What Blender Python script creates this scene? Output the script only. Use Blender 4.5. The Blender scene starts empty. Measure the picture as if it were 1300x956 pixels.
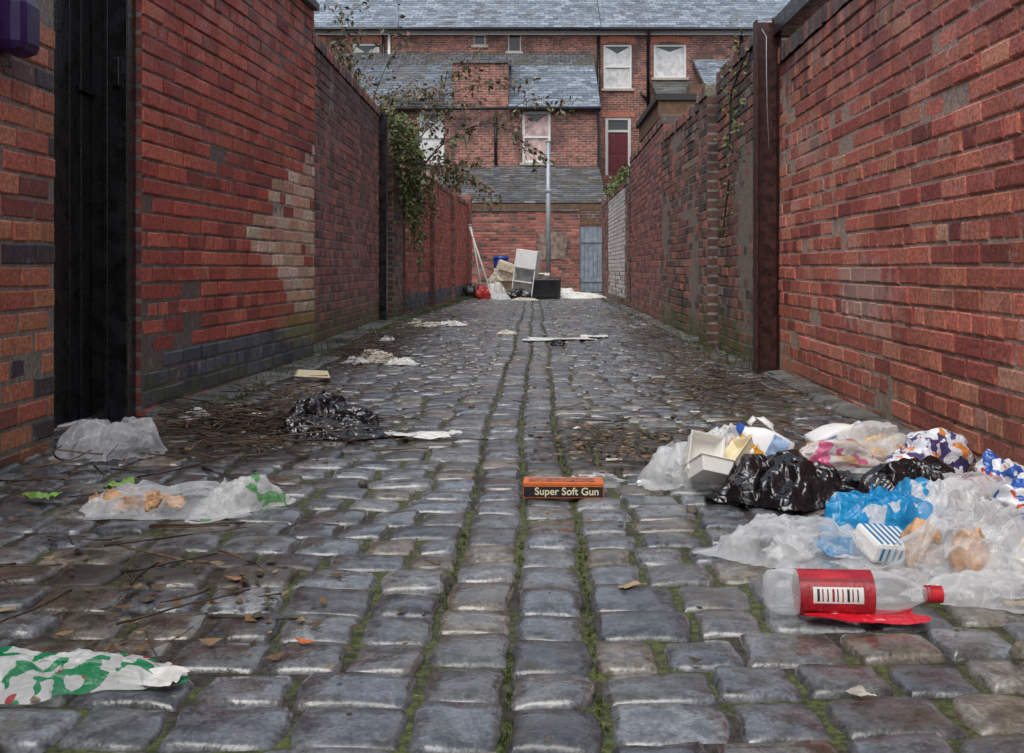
import bpy, bmesh, math, random
import numpy as np
from mathutils import Vector, Matrix, noise
random.seed(7)
R = random.Random(11)
SC = bpy.context.scene

# ---------------------------------------------------------------- utils
def link(ob, parent=None):
    SC.collection.objects.link(ob)
    if parent is not None: ob.parent = parent
    return ob
def empty(name, loc=(0,0,0), rot=(0,0,0)):
    e = bpy.data.objects.new(name, None); e.empty_display_size = .1
    e.location = loc; e.rotation_euler = rot
    return link(e)
def mesh(name, V, F, mat=None, cols=None, smooth=False, parent=None, mids=None):
    me = bpy.data.meshes.new(name)
    V = V.tolist() if hasattr(V,'tolist') else V
    F = F.tolist() if hasattr(F,'tolist') else F
    me.from_pydata(V, [], F)
    mats = mat if isinstance(mat,(list,tuple)) else [mat]
    for m in mats:
        if m: me.materials.append(m)
    if mids is not None: me.polygons.foreach_set('material_index', mids)
    if cols is not None:
        a = me.color_attributes.new('Col','FLOAT_COLOR','POINT')
        c = np.ones((len(V),4),dtype=np.float32); c[:,:3] = np.asarray(cols,dtype=np.float32)
        a.data.foreach_set('color', c.ravel())
    if smooth: me.polygons.foreach_set('use_smooth',[True]*len(me.polygons))
    me.update()
    return link(bpy.data.objects.new(name, me), parent)
BOXF = [(0,3,2,1),(4,5,6,7),(0,1,5,4),(1,2,6,5),(2,3,7,6),(3,0,4,7)]
def boxv(x0,x1,y0,y1,z0,z1):
    return [(x0,y0,z0),(x1,y0,z0),(x1,y1,z0),(x0,y1,z0),(x0,y0,z1),(x1,y0,z1),(x1,y1,z1),(x0,y1,z1)]
def box(name, x0,x1,y0,y1,z0,z1, mat, parent=None, bevel=0, rot=None):
    cx,cy,cz=(x0+x1)/2,(y0+y1)/2,(z0+z1)/2
    V=[(a-cx,b-cy,c-cz) for a,b,c in boxv(x0,x1,y0,y1,z0,z1)]
    ob=mesh(name,V,BOXF,mat,parent=parent); ob.location=(cx,cy,cz)
    if rot: ob.rotation_euler=rot
    if bevel:
        b=ob.modifiers.new('b','BEVEL'); b.width=bevel; b.segments=2; b.limit_method='ANGLE'
    return ob
class Acc:
    def __init__(s): s.V=[];s.F=[];s.C=[]
    def add(s,V,F,c=None):
        o=len(s.V); s.V.extend(V); s.F.extend([tuple(i+o for i in f) for f in F])
        if c is not None: s.C.extend([c]*len(V))
    def build(s,name,mat,parent=None,smooth=False):
        return mesh(name,s.V,s.F,mat,cols=s.C if s.C else None,parent=parent,smooth=smooth)
def tube(acc, pts, rad, sides=5, c=None):
    V=[];F=[];n=len(pts)
    for i,p in enumerate(pts):
        a=Vector(pts[max(0,i-1)]);b=Vector(pts[min(n-1,i+1)])
        d=(b-a).normalized() if (b-a).length>1e-9 else Vector((0,0,1))
        u=d.orthogonal().normalized(); w=d.cross(u)
        for k in range(sides):
            t=2*math.pi*k/sides
            V.append(tuple(Vector(p)+(u*math.cos(t)+w*math.sin(t))*rad[i]))
    for i in range(n-1):
        for k in range(sides):
            k2=(k+1)%sides
            F.append((i*sides+k,i*sides+k2,(i+1)*sides+k2,(i+1)*sides+k))
    F.append(tuple(range(sides))[::-1]); F.append(tuple((n-1)*sides+k for k in range(sides)))
    acc.add(V,F,c)
def gz(x,y):
    return .022*abs(x+.05)+.008*noise.noise(Vector((x*1.3,y*1.1,0)))

# ---------------------------------------------------------------- materials
class NT:
    def __init__(s,name):
        s.m=bpy.data.materials.new(name); s.m.use_nodes=True
        s.t=s.m.node_tree; s.b=s.t.nodes['Principled BSDF']; s.out=s.t.nodes['Material Output']
        s.geo=s.n('ShaderNodeNewGeometry'); s.pos=s.geo.outputs['Position']
    def n(s,k): return s.t.nodes.new(k)
    def set(s,inp,v):
        if isinstance(v,bpy.types.NodeSocket): s.t.links.new(v,inp)
        else:
            if isinstance(v,(tuple,list)) and len(v)==3 and inp.type=='RGBA': v=(*v,1)
            inp.default_value=v
    def math(s,op,a,b=0.0,c=None,clamp=False):
        n=s.n('ShaderNodeMath'); n.operation=op; n.use_clamp=clamp
        s.set(n.inputs[0],a); s.set(n.inputs[1],b)
        if c is not None: s.set(n.inputs[2],c)
        return n.outputs[0]
    def noise(s,scale,detail=4,rough=.6,vec=None,dist=0):
        n=s.n('ShaderNodeTexNoise'); n.inputs['Scale'].default_value=scale
        n.inputs['Detail'].default_value=min(detail,3); n.inputs['Roughness'].default_value=rough
        n.inputs['Distortion'].default_value=dist
        s.t.links.new(vec or s.pos,n.inputs['Vector']); return n.outputs['Fac']
    def ramp(s,f,a,b,c0=0.0,c1=1.0):
        n=s.n('ShaderNodeMapRange'); n.interpolation_type='SMOOTHSTEP'
        s.set(n.inputs[0],f); s.set(n.inputs[1],a); s.set(n.inputs[2],b); s.set(n.inputs[3],c0); s.set(n.inputs[4],c1)
        return n.outputs[0]
    def mix(s,f,a,b,mode='MIX'):
        n=s.n('ShaderNodeMix'); n.data_type='RGBA'; n.blend_type=mode
        s.set(n.inputs[0],f); s.set(n.inputs[6],a); s.set(n.inputs[7],b); return n.outputs[2]
    def gray(s,v):
        n=s.n('ShaderNodeCombineColor')
        for i in range(3): s.set(n.inputs[i],v)
        return n.outputs[0]
    def xyz(s):
        n=s.n('ShaderNodeSeparateXYZ'); s.t.links.new(s.pos,n.inputs[0]); return n.outputs
    def bump(s,h,strength=.3,dist=.01,prev=None):
        n=s.n('ShaderNodeBump'); n.inputs['Strength'].default_value=strength; n.inputs['Distance'].default_value=dist
        s.t.links.new(h,n.inputs['Height'])
        if prev: s.t.links.new(prev,n.inputs['Normal'])
        s.t.links.new(n.outputs[0],s.b.inputs['Normal']); return n.outputs[0]
    def base(s,v): s.set(s.b.inputs['Base Color'],v)
    def rough(s,v): s.set(s.b.inputs['Roughness'],v)

def simple(name,col,rough=.6,var=.35,scale=15,bump=.15,metal=0,bd=.004):
    t=NT(name)
    n1=t.noise(scale,3,.65)
    g=t.ramp(n1,.3,.7,1-var,1+var*.6)
    t.base(t.mix(1,col,t.gray(g),'MULTIPLY'))
    t.rough(t.ramp(n1,.3,.7,max(.05,rough-.12),min(1,rough+.12)))
    t.b.inputs['Metallic'].default_value=metal
    if bump: t.bump(t.noise(scale*5,2),bump,bd)
    return t.m

def brickgeo_mat(name, attr=True, base=(.3,.27,.23), patches=(), green=.5, gtop=.36, dark=.5, wet=.55, topgrime=None):
    t=NT(name)
    if attr:
        a=t.n('ShaderNodeAttribute'); a.attribute_name='Col'; c=a.outputs['Color']
    else: c=base
    o=t.xyz()
    n1=t.noise(60,6,.75); n2=t.noise(4,5,.65); n4=t.noise(14,5,.7)
    c=t.mix(1,c,t.gray(t.ramp(n1,.3,.72,.55,1.32)),'MULTIPLY')
    c=t.mix(t.math('MULTIPLY',t.ramp(n2,.54,.74),dark),c,(.045,.033,.030))
    c=t.mix(t.math('MULTIPLY',t.ramp(n4,.58,.72),.30),c,(.52,.45,.39))
    for (py,pz,ry,rz,st,pc) in patches:
        dy=t.math('DIVIDE',t.math('SUBTRACT',o[1],py),ry); dz=t.math('DIVIDE',t.math('SUBTRACT',o[2],pz),rz)
        d=t.math('SQRT',t.math('ADD',t.math('MULTIPLY',dy,dy),t.math('MULTIPLY',dz,dz)))
        d=t.math('ADD',d,t.math('MULTIPLY',t.math('SUBTRACT',n4,.5),2.4))
        f=t.ramp(d,1.0,.5,0,1)
        c=t.mix(t.math('MULTIPLY',f,st),c,pc)
    if topgrime:
        z0,amt=topgrime
        mp=t.n('ShaderNodeMapping'); mp.inputs['Scale'].default_value=(1,1,.12); t.t.links.new(t.pos,mp.inputs[0])
        ns=t.noise(7,4,.6,mp.outputs[0])
        f=t.ramp(t.math('ADD',o[2],t.math('MULTIPLY',t.math('SUBTRACT',ns,.5),1.5)),z0-.45,z0,0,amt)
        c=t.mix(f,c,(.05,.03,.03))
    gr=t.math('MULTIPLY',t.ramp(t.math('ADD',o[2],t.math('MULTIPLY',t.math('SUBTRACT',n2,.5),.8)),gtop,.0,0,1),green)
    c=t.mix(gr,c,(.085,.10,.03))
    sp=t.ramp(t.math('ADD',o[2],t.math('MULTIPLY',t.math('SUBTRACT',n2,.5),.3)),.08,.0,0,.6)
    c=t.mix(sp,c,(.03,.025,.02))
    t.base(c); t.rough(t.ramp(n2,.3,.7,wet-.18,wet+.2))
    t.bump(n1,.7,.005)
    return t.m

def bricktex_mat(name,c1,c2,mortar=(.22,.2,.18),dark=.4,tint=(.03,.025,.025),bw=.225,rh=.075,slope=False,rough=.8,ms=.011):
    t=NT(name); o=t.xyz()
    ns=t.n('ShaderNodeSeparateXYZ'); t.t.links.new(t.geo.outputs['True Normal'],ns.inputs[0])
    f=t.math('GREATER_THAN',t.math('ABSOLUTE',ns.outputs[0]),.6)
    u=t.math('ADD',t.math('MULTIPLY',o[0],t.math('SUBTRACT',1,f)),t.math('MULTIPLY',o[1],f))
    v=t.math('MULTIPLY',o[1],1.15) if slope else o[2]
    cb=t.n('ShaderNodeCombineXYZ'); t.set(cb.inputs[0],u); t.set(cb.inputs[1],v)
    b=t.n('ShaderNodeTexBrick'); t.t.links.new(cb.outputs[0],b.inputs['Vector'])
    b.inputs['Scale'].default_value=1; b.inputs['Brick Width'].default_value=bw; b.inputs['Row Height'].default_value=rh
    b.inputs['Mortar Size'].default_value=ms; b.inputs['Mortar Smooth'].default_value=.2
    b.inputs['Color1'].default_value=(*c1,1); b.inputs['Color2'].default_value=(*c2,1); b.inputs['Mortar'].default_value=(*mortar,1)
    n1=t.noise(9,6,.75); n2=t.noise(.8,5,.65)
    c=t.mix(1,b.outputs['Color'],t.gray(t.ramp(n1,.3,.7,.5,1.4)),'MULTIPLY')
    c=t.mix(t.math('MULTIPLY',t.ramp(n2,.43,.64),dark),c,tint)
    t.base(c); t.rough(t.ramp(n1,.3,.7,rough-.12,min(1,rough+.1)))
    t.bump(t.math('SUBTRACT',1,b.outputs['Fac']),.6,.008)
    return t.m

M={}
M['brick_red']=brickgeo_mat('brick_red',patches=[(7.1,.30,.9,.16,.7,(.22,.22,.05))],green=.6,gtop=.16,dark=.3,topgrime=(2.5,.5))
M['mortar_red']=brickgeo_mat('mortar_red',False,(.15,.12,.10),patches=[(6.75,.9,.6,.55,.85,(.55,.47,.36))],green=.6,gtop=.16,dark=.3)
M['brick_r1']=brickgeo_mat('brick_pink',patches=[(4.6,.55,.5,.2,.5,(.55,.45,.40)),(5.6,1.3,.4,.15,.4,(.52,.43,.38))],green=.25,dark=.35,wet=.5,topgrime=(2.0,.7))
M['mortar_r1']=brickgeo_mat('mortar_pink',False,(.46,.34,.28),green=.4,dark=.3,topgrime=(2.0,.7))
M['brick_old']=brickgeo_mat('brick_old',green=.9,gtop=.5,dark=.65,topgrime=(2.2,.7))
M['mortar_old']=brickgeo_mat('mortar_old',False,(.24,.20,.16),green=.8,dark=.5)
M['brick_l1']=brickgeo_mat('brick_mottled',green=.3,dark=.3)
M['mortar_l1']=brickgeo_mat('mortar_mottled',False,(.26,.23,.19),green=.4,dark=.3)
M['bt_red']=bricktex_mat('brick_body',(.36,.10,.07),(.20,.06,.05))
M['bt_old']=bricktex_mat('brick_body_old',(.18,.08,.06),(.09,.055,.045))
M['house']=bricktex_mat('house_brick',(.44,.14,.095),(.16,.06,.05),(.34,.28,.24),.72,(.05,.035,.035))
M['house2']=bricktex_mat('house_brick_dark',(.33,.105,.08),(.11,.045,.04),(.23,.20,.17),.8,(.04,.03,.03))
M['slate']=bricktex_mat('roof_slate',(.30,.35,.41),(.20,.24,.285),(.05,.055,.06),.45,(.12,.13,.11),.28,.2,True,.40,.014)
M['slate_dark']=bricktex_mat('roof_slate_mossy',(.14,.15,.165),(.08,.085,.09),(.03,.03,.03),.6,(.09,.08,.045),.28,.2,True,.45,.014)
M['white']=simple('white_paint',(.78,.78,.76),.45,.12,20,.05)
M['blackpaint']=simple('black_paint',(.014,.014,.016),.28,.5,12,.4)
M['rust']=simple('rusty_steel',(.060,.018,.014),.45,.6,18,.5)
M['timber']=simple('weathered_timber',(.16,.09,.05),.75,.4,10,.4)
M['grey_gate']=simple('grey_painted_timber',(.24,.29,.33),.6,.25,10,.3)
M['maroon']=simple('maroon_paint',(.16,.012,.022),.4,.2,10,.1)
M['galv']=simple('galvanised_steel',(.36,.38,.40),.45,.2,20,.1,.4)
M['felt']=simple('roofing_felt',(.05,.05,.05),.8,.3,20,.4)
M['glass']=simple('window_glass',(.05,.055,.06),.06,.1,3,0)
M['curtain']=simple('net_curtain',(.66,.66,.66),.9,.25,5,.1)
M['pinkcurtain']=simple('pink_curtain',(.62,.44,.42),.9,.4,4,.1)
M['render']=simple('cement_render',(.27,.20,.16),.85,.5,9,.5)
M['lintel']=simple('stone_lintel',(.50,.19,.13),.8,.3,14,.3)
M['sill']=simple('stone_sill',(.48,.43,.36),.8,.3,14,.3)
M['copes']=brickgeo_mat('coping_brick',green=0,dark=.7)
M['kerbm']=brickgeo_mat('kerb_stone',green=.25,dark=.5,wet=.35)

# ---------------------------------------------------------------- palettes
def pal(cs,w=None,j=.12):
    def f(u,z,r):
        c=r.choices(cs,w)[0]; k=1+r.uniform(-j,j)*1.4
        return (c[0]*k,c[1]*k*(1+r.uniform(-.1,.1)),c[2]*k)
    return f
blue=pal([(.085,.095,.125),(.11,.115,.14),(.06,.07,.095)])
red=pal([(.50,.105,.065),(.43,.085,.058),(.56,.14,.085),(.30,.06,.045)],[4,3,2,1])
pink=pal([(.60,.19,.125),(.52,.15,.105),(.66,.25,.17),(.42,.11,.08),(.30,.08,.065),(.62,.30,.22)],[5,4,2,2,.8,.6],.16)
mott=pal([(.58,.21,.115),(.50,.15,.09),(.26,.08,.06),(.07,.055,.065),(.13,.07,.06)],[5,4,2,1.6,1.2])
purp=pal([(.30,.11,.10),(.22,.085,.08),(.40,.14,.11),(.14,.07,.065),(.46,.15,.11)],[4,3,3,1.5,1])
dark=pal([(.19,.09,.075),(.12,.08,.07),(.30,.12,.09),(.07,.06,.055),(.42,.15,.11),(.24,.20,.16)],[4,3,3,2,1.8,1.2])
pale=pal([(.66,.40,.28),(.70,.48,.36),(.60,.33,.22),(.72,.54,.42)])
def redband(u,z,r):
    if .07<z<.29: return blue(u,z,r)
    return red(u,z,r)
def redpatch(u,z,r):
    if .07<z<.29: return blue(u,z,r)
    w=max(0,1.30-abs(z-.85)*1.9)
    if .36<z<1.46 and u>2.72-w*1.15+r.uniform(-.12,.12) and r.random()<.96: return pale(u,z,r)
    return red(u,z,r)
def r5(u,z,r):
    if .5<u<4.6 and z>.15 and not (z<.6 and r.random()<.15): 
        k=r.uniform(.75,1.05); return (.72*k,.71*k,.67*k)
    return dark(u,z,r)
endp=pal([(.40,.12,.085),(.30,.09,.07),(.20,.08,.065),(.48,.17,.12),(.10,.06,.055)],[4,4,3,2,1])

# ---------------------------------------------------------------- brick walls
def brick_wall(name,p0,p1,h,s,colfn,bm,mm,bodym,thick=.22,bond=4,wave=.003,cope='brick',seed=1,jag=0,proud=.006):
    r=random.Random(seed)
    root=empty(name,((p0[0]+p1[0])/2,(p0[1]+p1[1])/2,0))
    p0=Vector((p0[0],p0[1],0)); p1=Vector((p1[0],p1[1],0)); L=(p1-p0).length
    d=(p1-p0)/L; n=Vector((-d.y,d.x,0))*s; zb=-.08
    def W(u,z,k): 
        q=p0+d*u+n*k; return (q.x-root.location.x,q.y-root.location.y,z)
    nc=int(round((h-zb)/.075)); top=zb+nc*.075
    A=Acc(); g=.0058
    for c in range(nc):
        z0=zb+c*.075
        hd=(c%bond==bond-1) if bond else False
        bl=.1125 if hd else .225
        off=(.056 if hd else (.1125 if c%2 else 0)); u=-off+r.uniform(-.01,.01)
        while u<L:
            a=max(u,0)+g; b=min(u+bl,L)-g; u+=bl
            if b-a<.035: continue
            k=proud+r.uniform(-.003,.003)+wave*2*noise.noise(Vector((a*1.1,z0*1.3,seed)))
            if r.random()<.05: k-=.005
            j=lambda: r.uniform(-.0022,.0022)
            za=z0+g+j(); zc=z0+.075-g+j(); a+=j();b+=j()
            e=.0035+r.random()*.003
            t=r.uniform(-.0018,.0018)
            V=[W(a,za,-.01),W(b,za,-.01),W(b,zc,-.01),W(a,zc,-.01),
               W(a,za,k-.004),W(b,za,k-.004),W(b,zc,k-.004),W(a,zc,k-.004),
               W(a+e,za+e,k+j()*.5),W(b-e,za+e,k+t),W(b-e,zc-e,k+t),W(a+e,zc-e,k+j()*.5)]
            F=[(0,1,5,4),(1,2,6,5),(2,3,7,6),(3,0,4,7),(4,5,9,8),(5,6,10,9),(6,7,11,10),(7,4,8,11),(8,9,10,11)]
            if s>0: F=[f[::-1] for f in F]
            A.add(V,F,colfn(a,z0+.03,r))
    A.build('brick_courses',bm,root)
    V=[W(0,zb,-thick),W(L,zb,-thick),W(L,zb,0),W(0,zb,0),W(0,top,-thick),W(L,top,-thick),W(L,top,0),W(0,top,0)]
    mesh('wall_body',V,BOXF,[bodym,mm],parent=root,mids=[0,0,0,0,1,0])
    C=Acc()
    if cope=='brick':
        u=0
        while u<L-.03:
            w=min(.068,L-u); k=r.uniform(-.006,.006); zt=top+.105+r.uniform(-.006,.004)
            if jag and r.random()<jag: u+=.075; continue
            V=[W(u,top+.004,-thick-.012+k),W(u+w,top+.004,-thick-.012+k),W(u+w,top+.004,.018+k),W(u,top+.004,.018+k),
               W(u+.004,zt-.012,-thick-.012+k),W(u+w-.004,zt-.012,-thick-.012+k),W(u+w-.004,zt-.012,.018+k),W(u+.004,zt-.012,.018+k),
               W(u+.01,zt,-thick+.01),W(u+w-.01,zt,-thick+.01),W(u+w-.01,zt,.0),W(u+.01,zt,.0)]
            F=[(0,1,5,4),(1,2,6,5),(2,3,7,6),(3,0,4,7),(4,5,9,8),(5,6,10,9),(6,7,11,10),(7,4,8,11),(8,9,10,11)]
            C.add(V,F,dark(u,top,r)); u+=.075
        if C.V: C.build('coping',M['copes'],root)
    elif cope=='slab':
        u=0
        while u<L-.05:
            w=min(.6,L-u)-.008
            V=[W(u,top+.003,-thick-.04),W(u+w,top+.003,-thick-.04),W(u+w,top+.003,.04),W(u,top+.003,.04),
               W(u,top+.05,-thick-.04),W(u+w,top+.05,-thick-.04),W(u+w,top+.05,.04),W(u,top+.05,.04)]
            k=r.uniform(.7,1.1)
            C.add(V,BOXF,(.16*k,.15*k,.14*k)); u+=.6
        C.build('coping',M['copes'],root)
    return root
bw=lambda *a,**k: brick_wall('brick_wall',*a,**k)
bw((-1.60,-2.5),(-1.69,3.73),2.6,-1,mott,M['brick_l1'],M['mortar_l1'],M['bt_old'],seed=1,bond=6)
bw((-1.65,4.45),(-1.50,7.2),2.42,-1,redpatch,M['brick_red'],M['mortar_red'],M['bt_red'],seed=2,bond=4,thick=.24,cope='slab')
bw((-1.72,7.21),(-1.80,12.2),2.42,-1,purp,M['brick_old'],M['mortar_old'],M['bt_old'],seed=3,bond=4)
brick_wall('brick_gate_pier',(-1.80,13.45),(-1.78,14.25),2.2,-1,dark,M['brick_old'],M['mortar_old'],M['bt_old'],seed=4,bond=2,thick=.3)
bw((-1.76,14.3),(-1.5,24.0),2.05,-1,redband,M['brick_red'],M['mortar_red'],M['bt_red'],seed=5,bond=4)
for i,yy in enumerate((17.0,20.2,23.5)):
    xx=-1.76+.26*(yy-14.3)/9.7
    brick_wall('brick_wall_pier',(xx+.07,yy),(xx+.08,yy+.34),2.14,-1,redband,M['brick_red'],M['mortar_red'],M['bt_red'],seed=50+i,bond=2,thick=.33)
bw((1.31,-2.5),(1.46,6.36),1.90,1,pink,M['brick_r1'],M['mortar_r1'],M['bt_red'],seed=6,bond=4,wave=.005)
bw((1.42,6.66),(1.44,8.38),2.1,1,dark,M['brick_old'],M['mortar_old'],M['bt_old'],seed=7,bond=3,wave=.008,jag=.1)
brick_wall('brick_wall_pier',(1.36,8.42),(1.36,8.86),2.05,1,dark,M['brick_old'],M['mortar_old'],M['bt_old'],seed=8,bond=2,thick=.3)
bw((1.42,8.88),(1.39,11.7),2.0,1,dark,M['brick_old'],M['mortar_old'],M['bt_old'],seed=9,bond=4,wave=.008,jag=.15)
bw((1.41,11.72),(1.45,16.2),2.22,1,purp,M['brick_l1'],M['mortar_l1'],M['bt_red'],seed=10,bond=4)
bw((1.50,17.2),(1.50,24.0),2.05,1,r5,M['brick_l1'],M['mortar_l1'],M['bt_old'],seed=11,bond=4,jag=.2)
bw((-9,27),(1.12,27),2.12,-1,endp,M['brick_l1'],M['mortar_l1'],M['bt_old'],seed=12,bond=4,cope='slab')
bw((2.05,27),(9,27),2.12,-1,endp,M['brick_l1'],M['mortar_l1'],M['bt_old'],seed=13,bond=4,cope='slab')
bw((-1.74,24.1),(-8,24.1),2.05,-1,red,M['brick_l1'],M['mortar_l1'],M['bt_red'],seed=14)
bw((1.74,24.1),(8,24.1),2.05,1,dark,M['brick_l1'],M['mortar_l1'],M['bt_old'],seed=15)
cp=empty('cement_render_patch',(.42,26.98,1.22))
Vp=[];n=22
for i in range(n):
    a=2*math.pi*i/n; rx=.38*(abs(math.cos(a))**.3)*math.copysign(1,math.cos(a)); rz=.36*(abs(math.sin(a))**.3)*math.copysign(1,math.sin(a))
    Vp.append((rx*R.uniform(.84,1.08),-.012,rz*R.uniform(.84,1.08)))
mesh('render_skin',Vp+[(a,.03,c) for a,b,c in Vp],[tuple(range(n))]+[(i,i+n,(i+1)%n+n,(i+1)%n) for i in range(n)],M['render'],parent=cp)

# ---------------------------------------------------------------- gates, posts
def gate(name,x,y0,y1,z1,mat,side=1,z0=.04):
    g=empty(name,(x,(y0+y1)/2,0)); yc=(y0+y1)/2; w=.105; y=y0; i=0
    while y<y1-.03:
        ww=min(w,y1-y)-.004
        box('board_%d'%i,-.011+R.uniform(-.003,.003),.011,y-yc,y-yc+ww,z0+R.uniform(0,.01),z1-R.uniform(0,.01),mat,g,.004); y+=w; i+=1
    box('backing',-.02*side-.004,-.02*side+.004,y0-yc,y1-yc,z0+.02,z1-.02,mat,g)
    for j,z in enumerate((.3,z1*.5,z1-.3)):
        box('ledge_%d'%j,-.040*side-.012,-.040*side+.012,y0-yc+.02,y1-yc-.02,z-.05,z+.05,mat,g,.003)
    box('latch',side*.013,side*.03,y1-yc-.16,y1-yc-.02,z1*.62,z1*.62+.03,M['galv'] if mat!=M['blackpaint'] else M['blackpaint'],g,.003)
    box('hinge',side*.013,side*.022,y0-yc,y0-yc+.5,z1*.82,z1*.82+.04,M['blackpaint'],g,.002)
    return g
gate('timber_gate',-1.83,3.735,4.37,2.2,M['blackpaint'],1,z0=.05)
gp=empty('gate_post',(-1.745,4.395,0))
box('post',-.075,.075,-.045,.045,-.05,2.3,M['blackpaint'],gp,.004)
box('stop_bead',-.02,.0,-.058,-.046,.03,2.25,M['blackpaint'],gp,.003)
box('bolt',.02,.05,-.07,-.046,1.40,1.52,M['blackpaint'],gp,.004)
box('gate_threshold',-1.95,-1.72,3.74,4.34,-.05,.03,M['kerbm'],None,.01)
gate('timber_gate',-1.92,12.42,13.42,2.1,M['blackpaint'],1)
gp=empty('gate_post',(-1.79,12.32,0)); box('post',-.07,.07,-.06,.06,-.05,2.42,M['blackpaint'],gp,.004); box('cap',-.08,.08,-.07,.07,2.42,2.45,M['blackpaint'],gp)
gate('timber_gate',1.60,16.3,17.15,2.0,M['blackpaint'],-1)
gp=empty('gate_post',(1.49,16.27,0)); box('post',-.05,.05,-.04,.04,-.05,2.1,M['blackpaint'],gp,.004); box('cap',-.06,.06,-.05,.05,2.1,2.12,M['blackpaint'],gp)
sp=empty('steel_gate_post',(1.405,6.5,0))
box('web',-.075,.075,-.006,.006,-.05,2.16,M['rust'],sp)
box('flange_1',-.075,-.065,-.09,-.0061,-.05,2.16,M['rust'],sp)
box('flange_2',.065,.075,-.09,-.0061,-.05,2.16,M['rust'],sp)
box('base_plate',-.09,.09,-.1,.03,-.03,.03,M['rust'],sp)
bm_=empty('timber_beam',(1.50,5.80,2.12)); 
box('beam',-.06,.06,-.65,.65,-.055,.055,M['blackpaint'],bm_,.005); box('end_plate',-.065,.065,.65,.66,-.06,.06,M['rust'],bm_)
A=Acc(); pts=[(1.36,6.40,2.1)]
for i in range(1,14):
    t=i/13; pts.append((1.385-.03*math.sin(t*3)+.02*t,6.38-.10*math.sin(t*3.1),2.1-.75*t))
tube(A,pts,[.003]*14,5); A.build('hanging_cable',M['galv'],smooth=True)
g=empty('timber_gate',(1.58,27.06,0))
for i in range(8): box('board_%d'%i,-.45+i*.112,-.45+i*.112+.105,-.012,.012,.05,1.72,M['grey_gate'],g,.003)
for j,z in enumerate((.35,1.35)): box('ledge_%d'%j,-.43,.43,-.035,-.013,z-.05,z+.05,M['grey_gate'],g,.003)
box('lintel',-.47,.47,-.05,.12,1.75,1.9,M['timber'],g,.005)
box('frame',-.455,.455,-.03,.1,1.905,2.12,M['bt_old'],g)
ab=empty('purple_wall_box',(-1.60,3.36,1.42))
box('housing',-.08,.02,-.09,.06,-.09,.10,simple('purple_plastic',(.035,.012,.10),.4,.3,10,.1),ab,.035)
box('bracket',-.1,-.08,-.05,.05,-.12,.12,M['blackpaint'],ab)

# ---------------------------------------------------------------- ground
gm=NT('wasteland_ground'); nn=gm.noise(3,6,.7)
gm.base(gm.mix(gm.ramp(nn,.35,.65),(.05,.045,.04),(.09,.085,.075))); gm.rough(.85); gm.bump(gm.noise(20,5),.5,.02)
mesh('ground',[(-300,-300,-.09),(300,-300,-.09),(300,300,-.09),(-300,300,-.09)],[(0,1,2,3)],gm.m)
jm=NT('joint_soil_moss'); o=jm.xyz()
a1=jm.noise(2.6,4,.65); a2=jm.noise(60,5,.7)
cen=jm.ramp(jm.math('ABSOLUTE',jm.math('ADD',o[0],.1)),.9,.1,0,.10)
mf=jm.ramp(jm.math('ADD',a1,cen),.47,.60,0,.9)
moss=jm.mix(jm.ramp(a2,.35,.65),(.030,.040,.010),(.11,.135,.028))
jc=jm.mix(mf,jm.mix(jm.ramp(a2,.3,.7),(.014,.012,.009),(.065,.052,.038)),moss)
jm.base(jc); jm.rough(.6); jm.bump(a2,.8,.01)
xs=np.arange(-1.95,1.96,.05); ys=np.concatenate([np.arange(-2,10,.06),np.arange(10,27.1,.3)])
V=[(x,y,gz(x,y)-.0135+.006*noise.noise(Vector((x*9,y*9,3)))) for y in ys for x in xs]; nx=len(xs)
F=[(j*nx+i,j*nx+i+1,(j+1)*nx+i+1,(j+1)*nx+i) for j in range(len(ys)-1) for i in range(nx-1)]
mesh('path_bed',V,F,jm.m,smooth=True)

sm=NT('wet_setts'); at=sm.n('ShaderNodeAttribute'); at.attribute_name='Col'; o=sm.xyz()
b1=sm.noise(26,6,.75); b2=sm.noise(2.6,5,.65); b3=sm.noise(130,4,.7); b4=sm.noise(7,5,.65)
c=sm.mix(1,at.outputs['Color'],sm.gray(sm.ramp(b1,.32,.68,.5,1.45)),'MULTIPLY')
c=sm.mix(1,c,sm.gray(sm.ramp(b3,.35,.65,.74,1.26)),'MULTIPLY')
c=sm.mix(sm.ramp(b4,.50,.70,0,.55),c,(.085,.065,.035))
def blob(t,cx,cy,rx,ry,nz,amt):
    dx=t.math('DIVIDE',t.math('SUBTRACT',o[0],cx),rx); dy=t.math('DIVIDE',t.math('SUBTRACT',o[1],cy),ry)
    d=t.math('SQRT',t.math('ADD',t.math('MULTIPLY',dx,dx),t.math('MULTIPLY',dy,dy)))
    d=t.math('ADD',d,t.math('MULTIPLY',t.math('SUBTRACT',nz,.5),2.2))
    return t.ramp(d,1.0,.6,0,amt)
mud=blob(sm,.27,3.95,.33,.7,b4,.85)
for q in ((-1.15,4.0,.5,.6),(-1.3,9,.33,3.5),(1.0,5.6,.35,1.3),(-.75,2.3,.3,.2),(1.05,8.5,.35,3)):
    mud=sm.math('MAXIMUM',mud,blob(sm,*q,b4,.75))
c=sm.mix(mud,c,sm.mix(b3,(.02,.015,.01),(.065,.048,.032)))
sm.base(c)
rg=sm.ramp(b2,.36,.62,.20,.36); rg=sm.math('ADD',rg,sm.math('MULTIPLY',sm.math('SUBTRACT',b1,.5),.4)); rg=sm.math('MAXIMUM',rg,sm.math('MULTIPLY',mud,.6))
sm.rough(sm.math('MAXIMUM',rg,.1)); sm.b.inputs['Specular IOR Level'].default_value=.6
n_=sm.bump(b1,.40,.006); n2_=sm.bump(b3,.35,.0022,n_)
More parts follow.
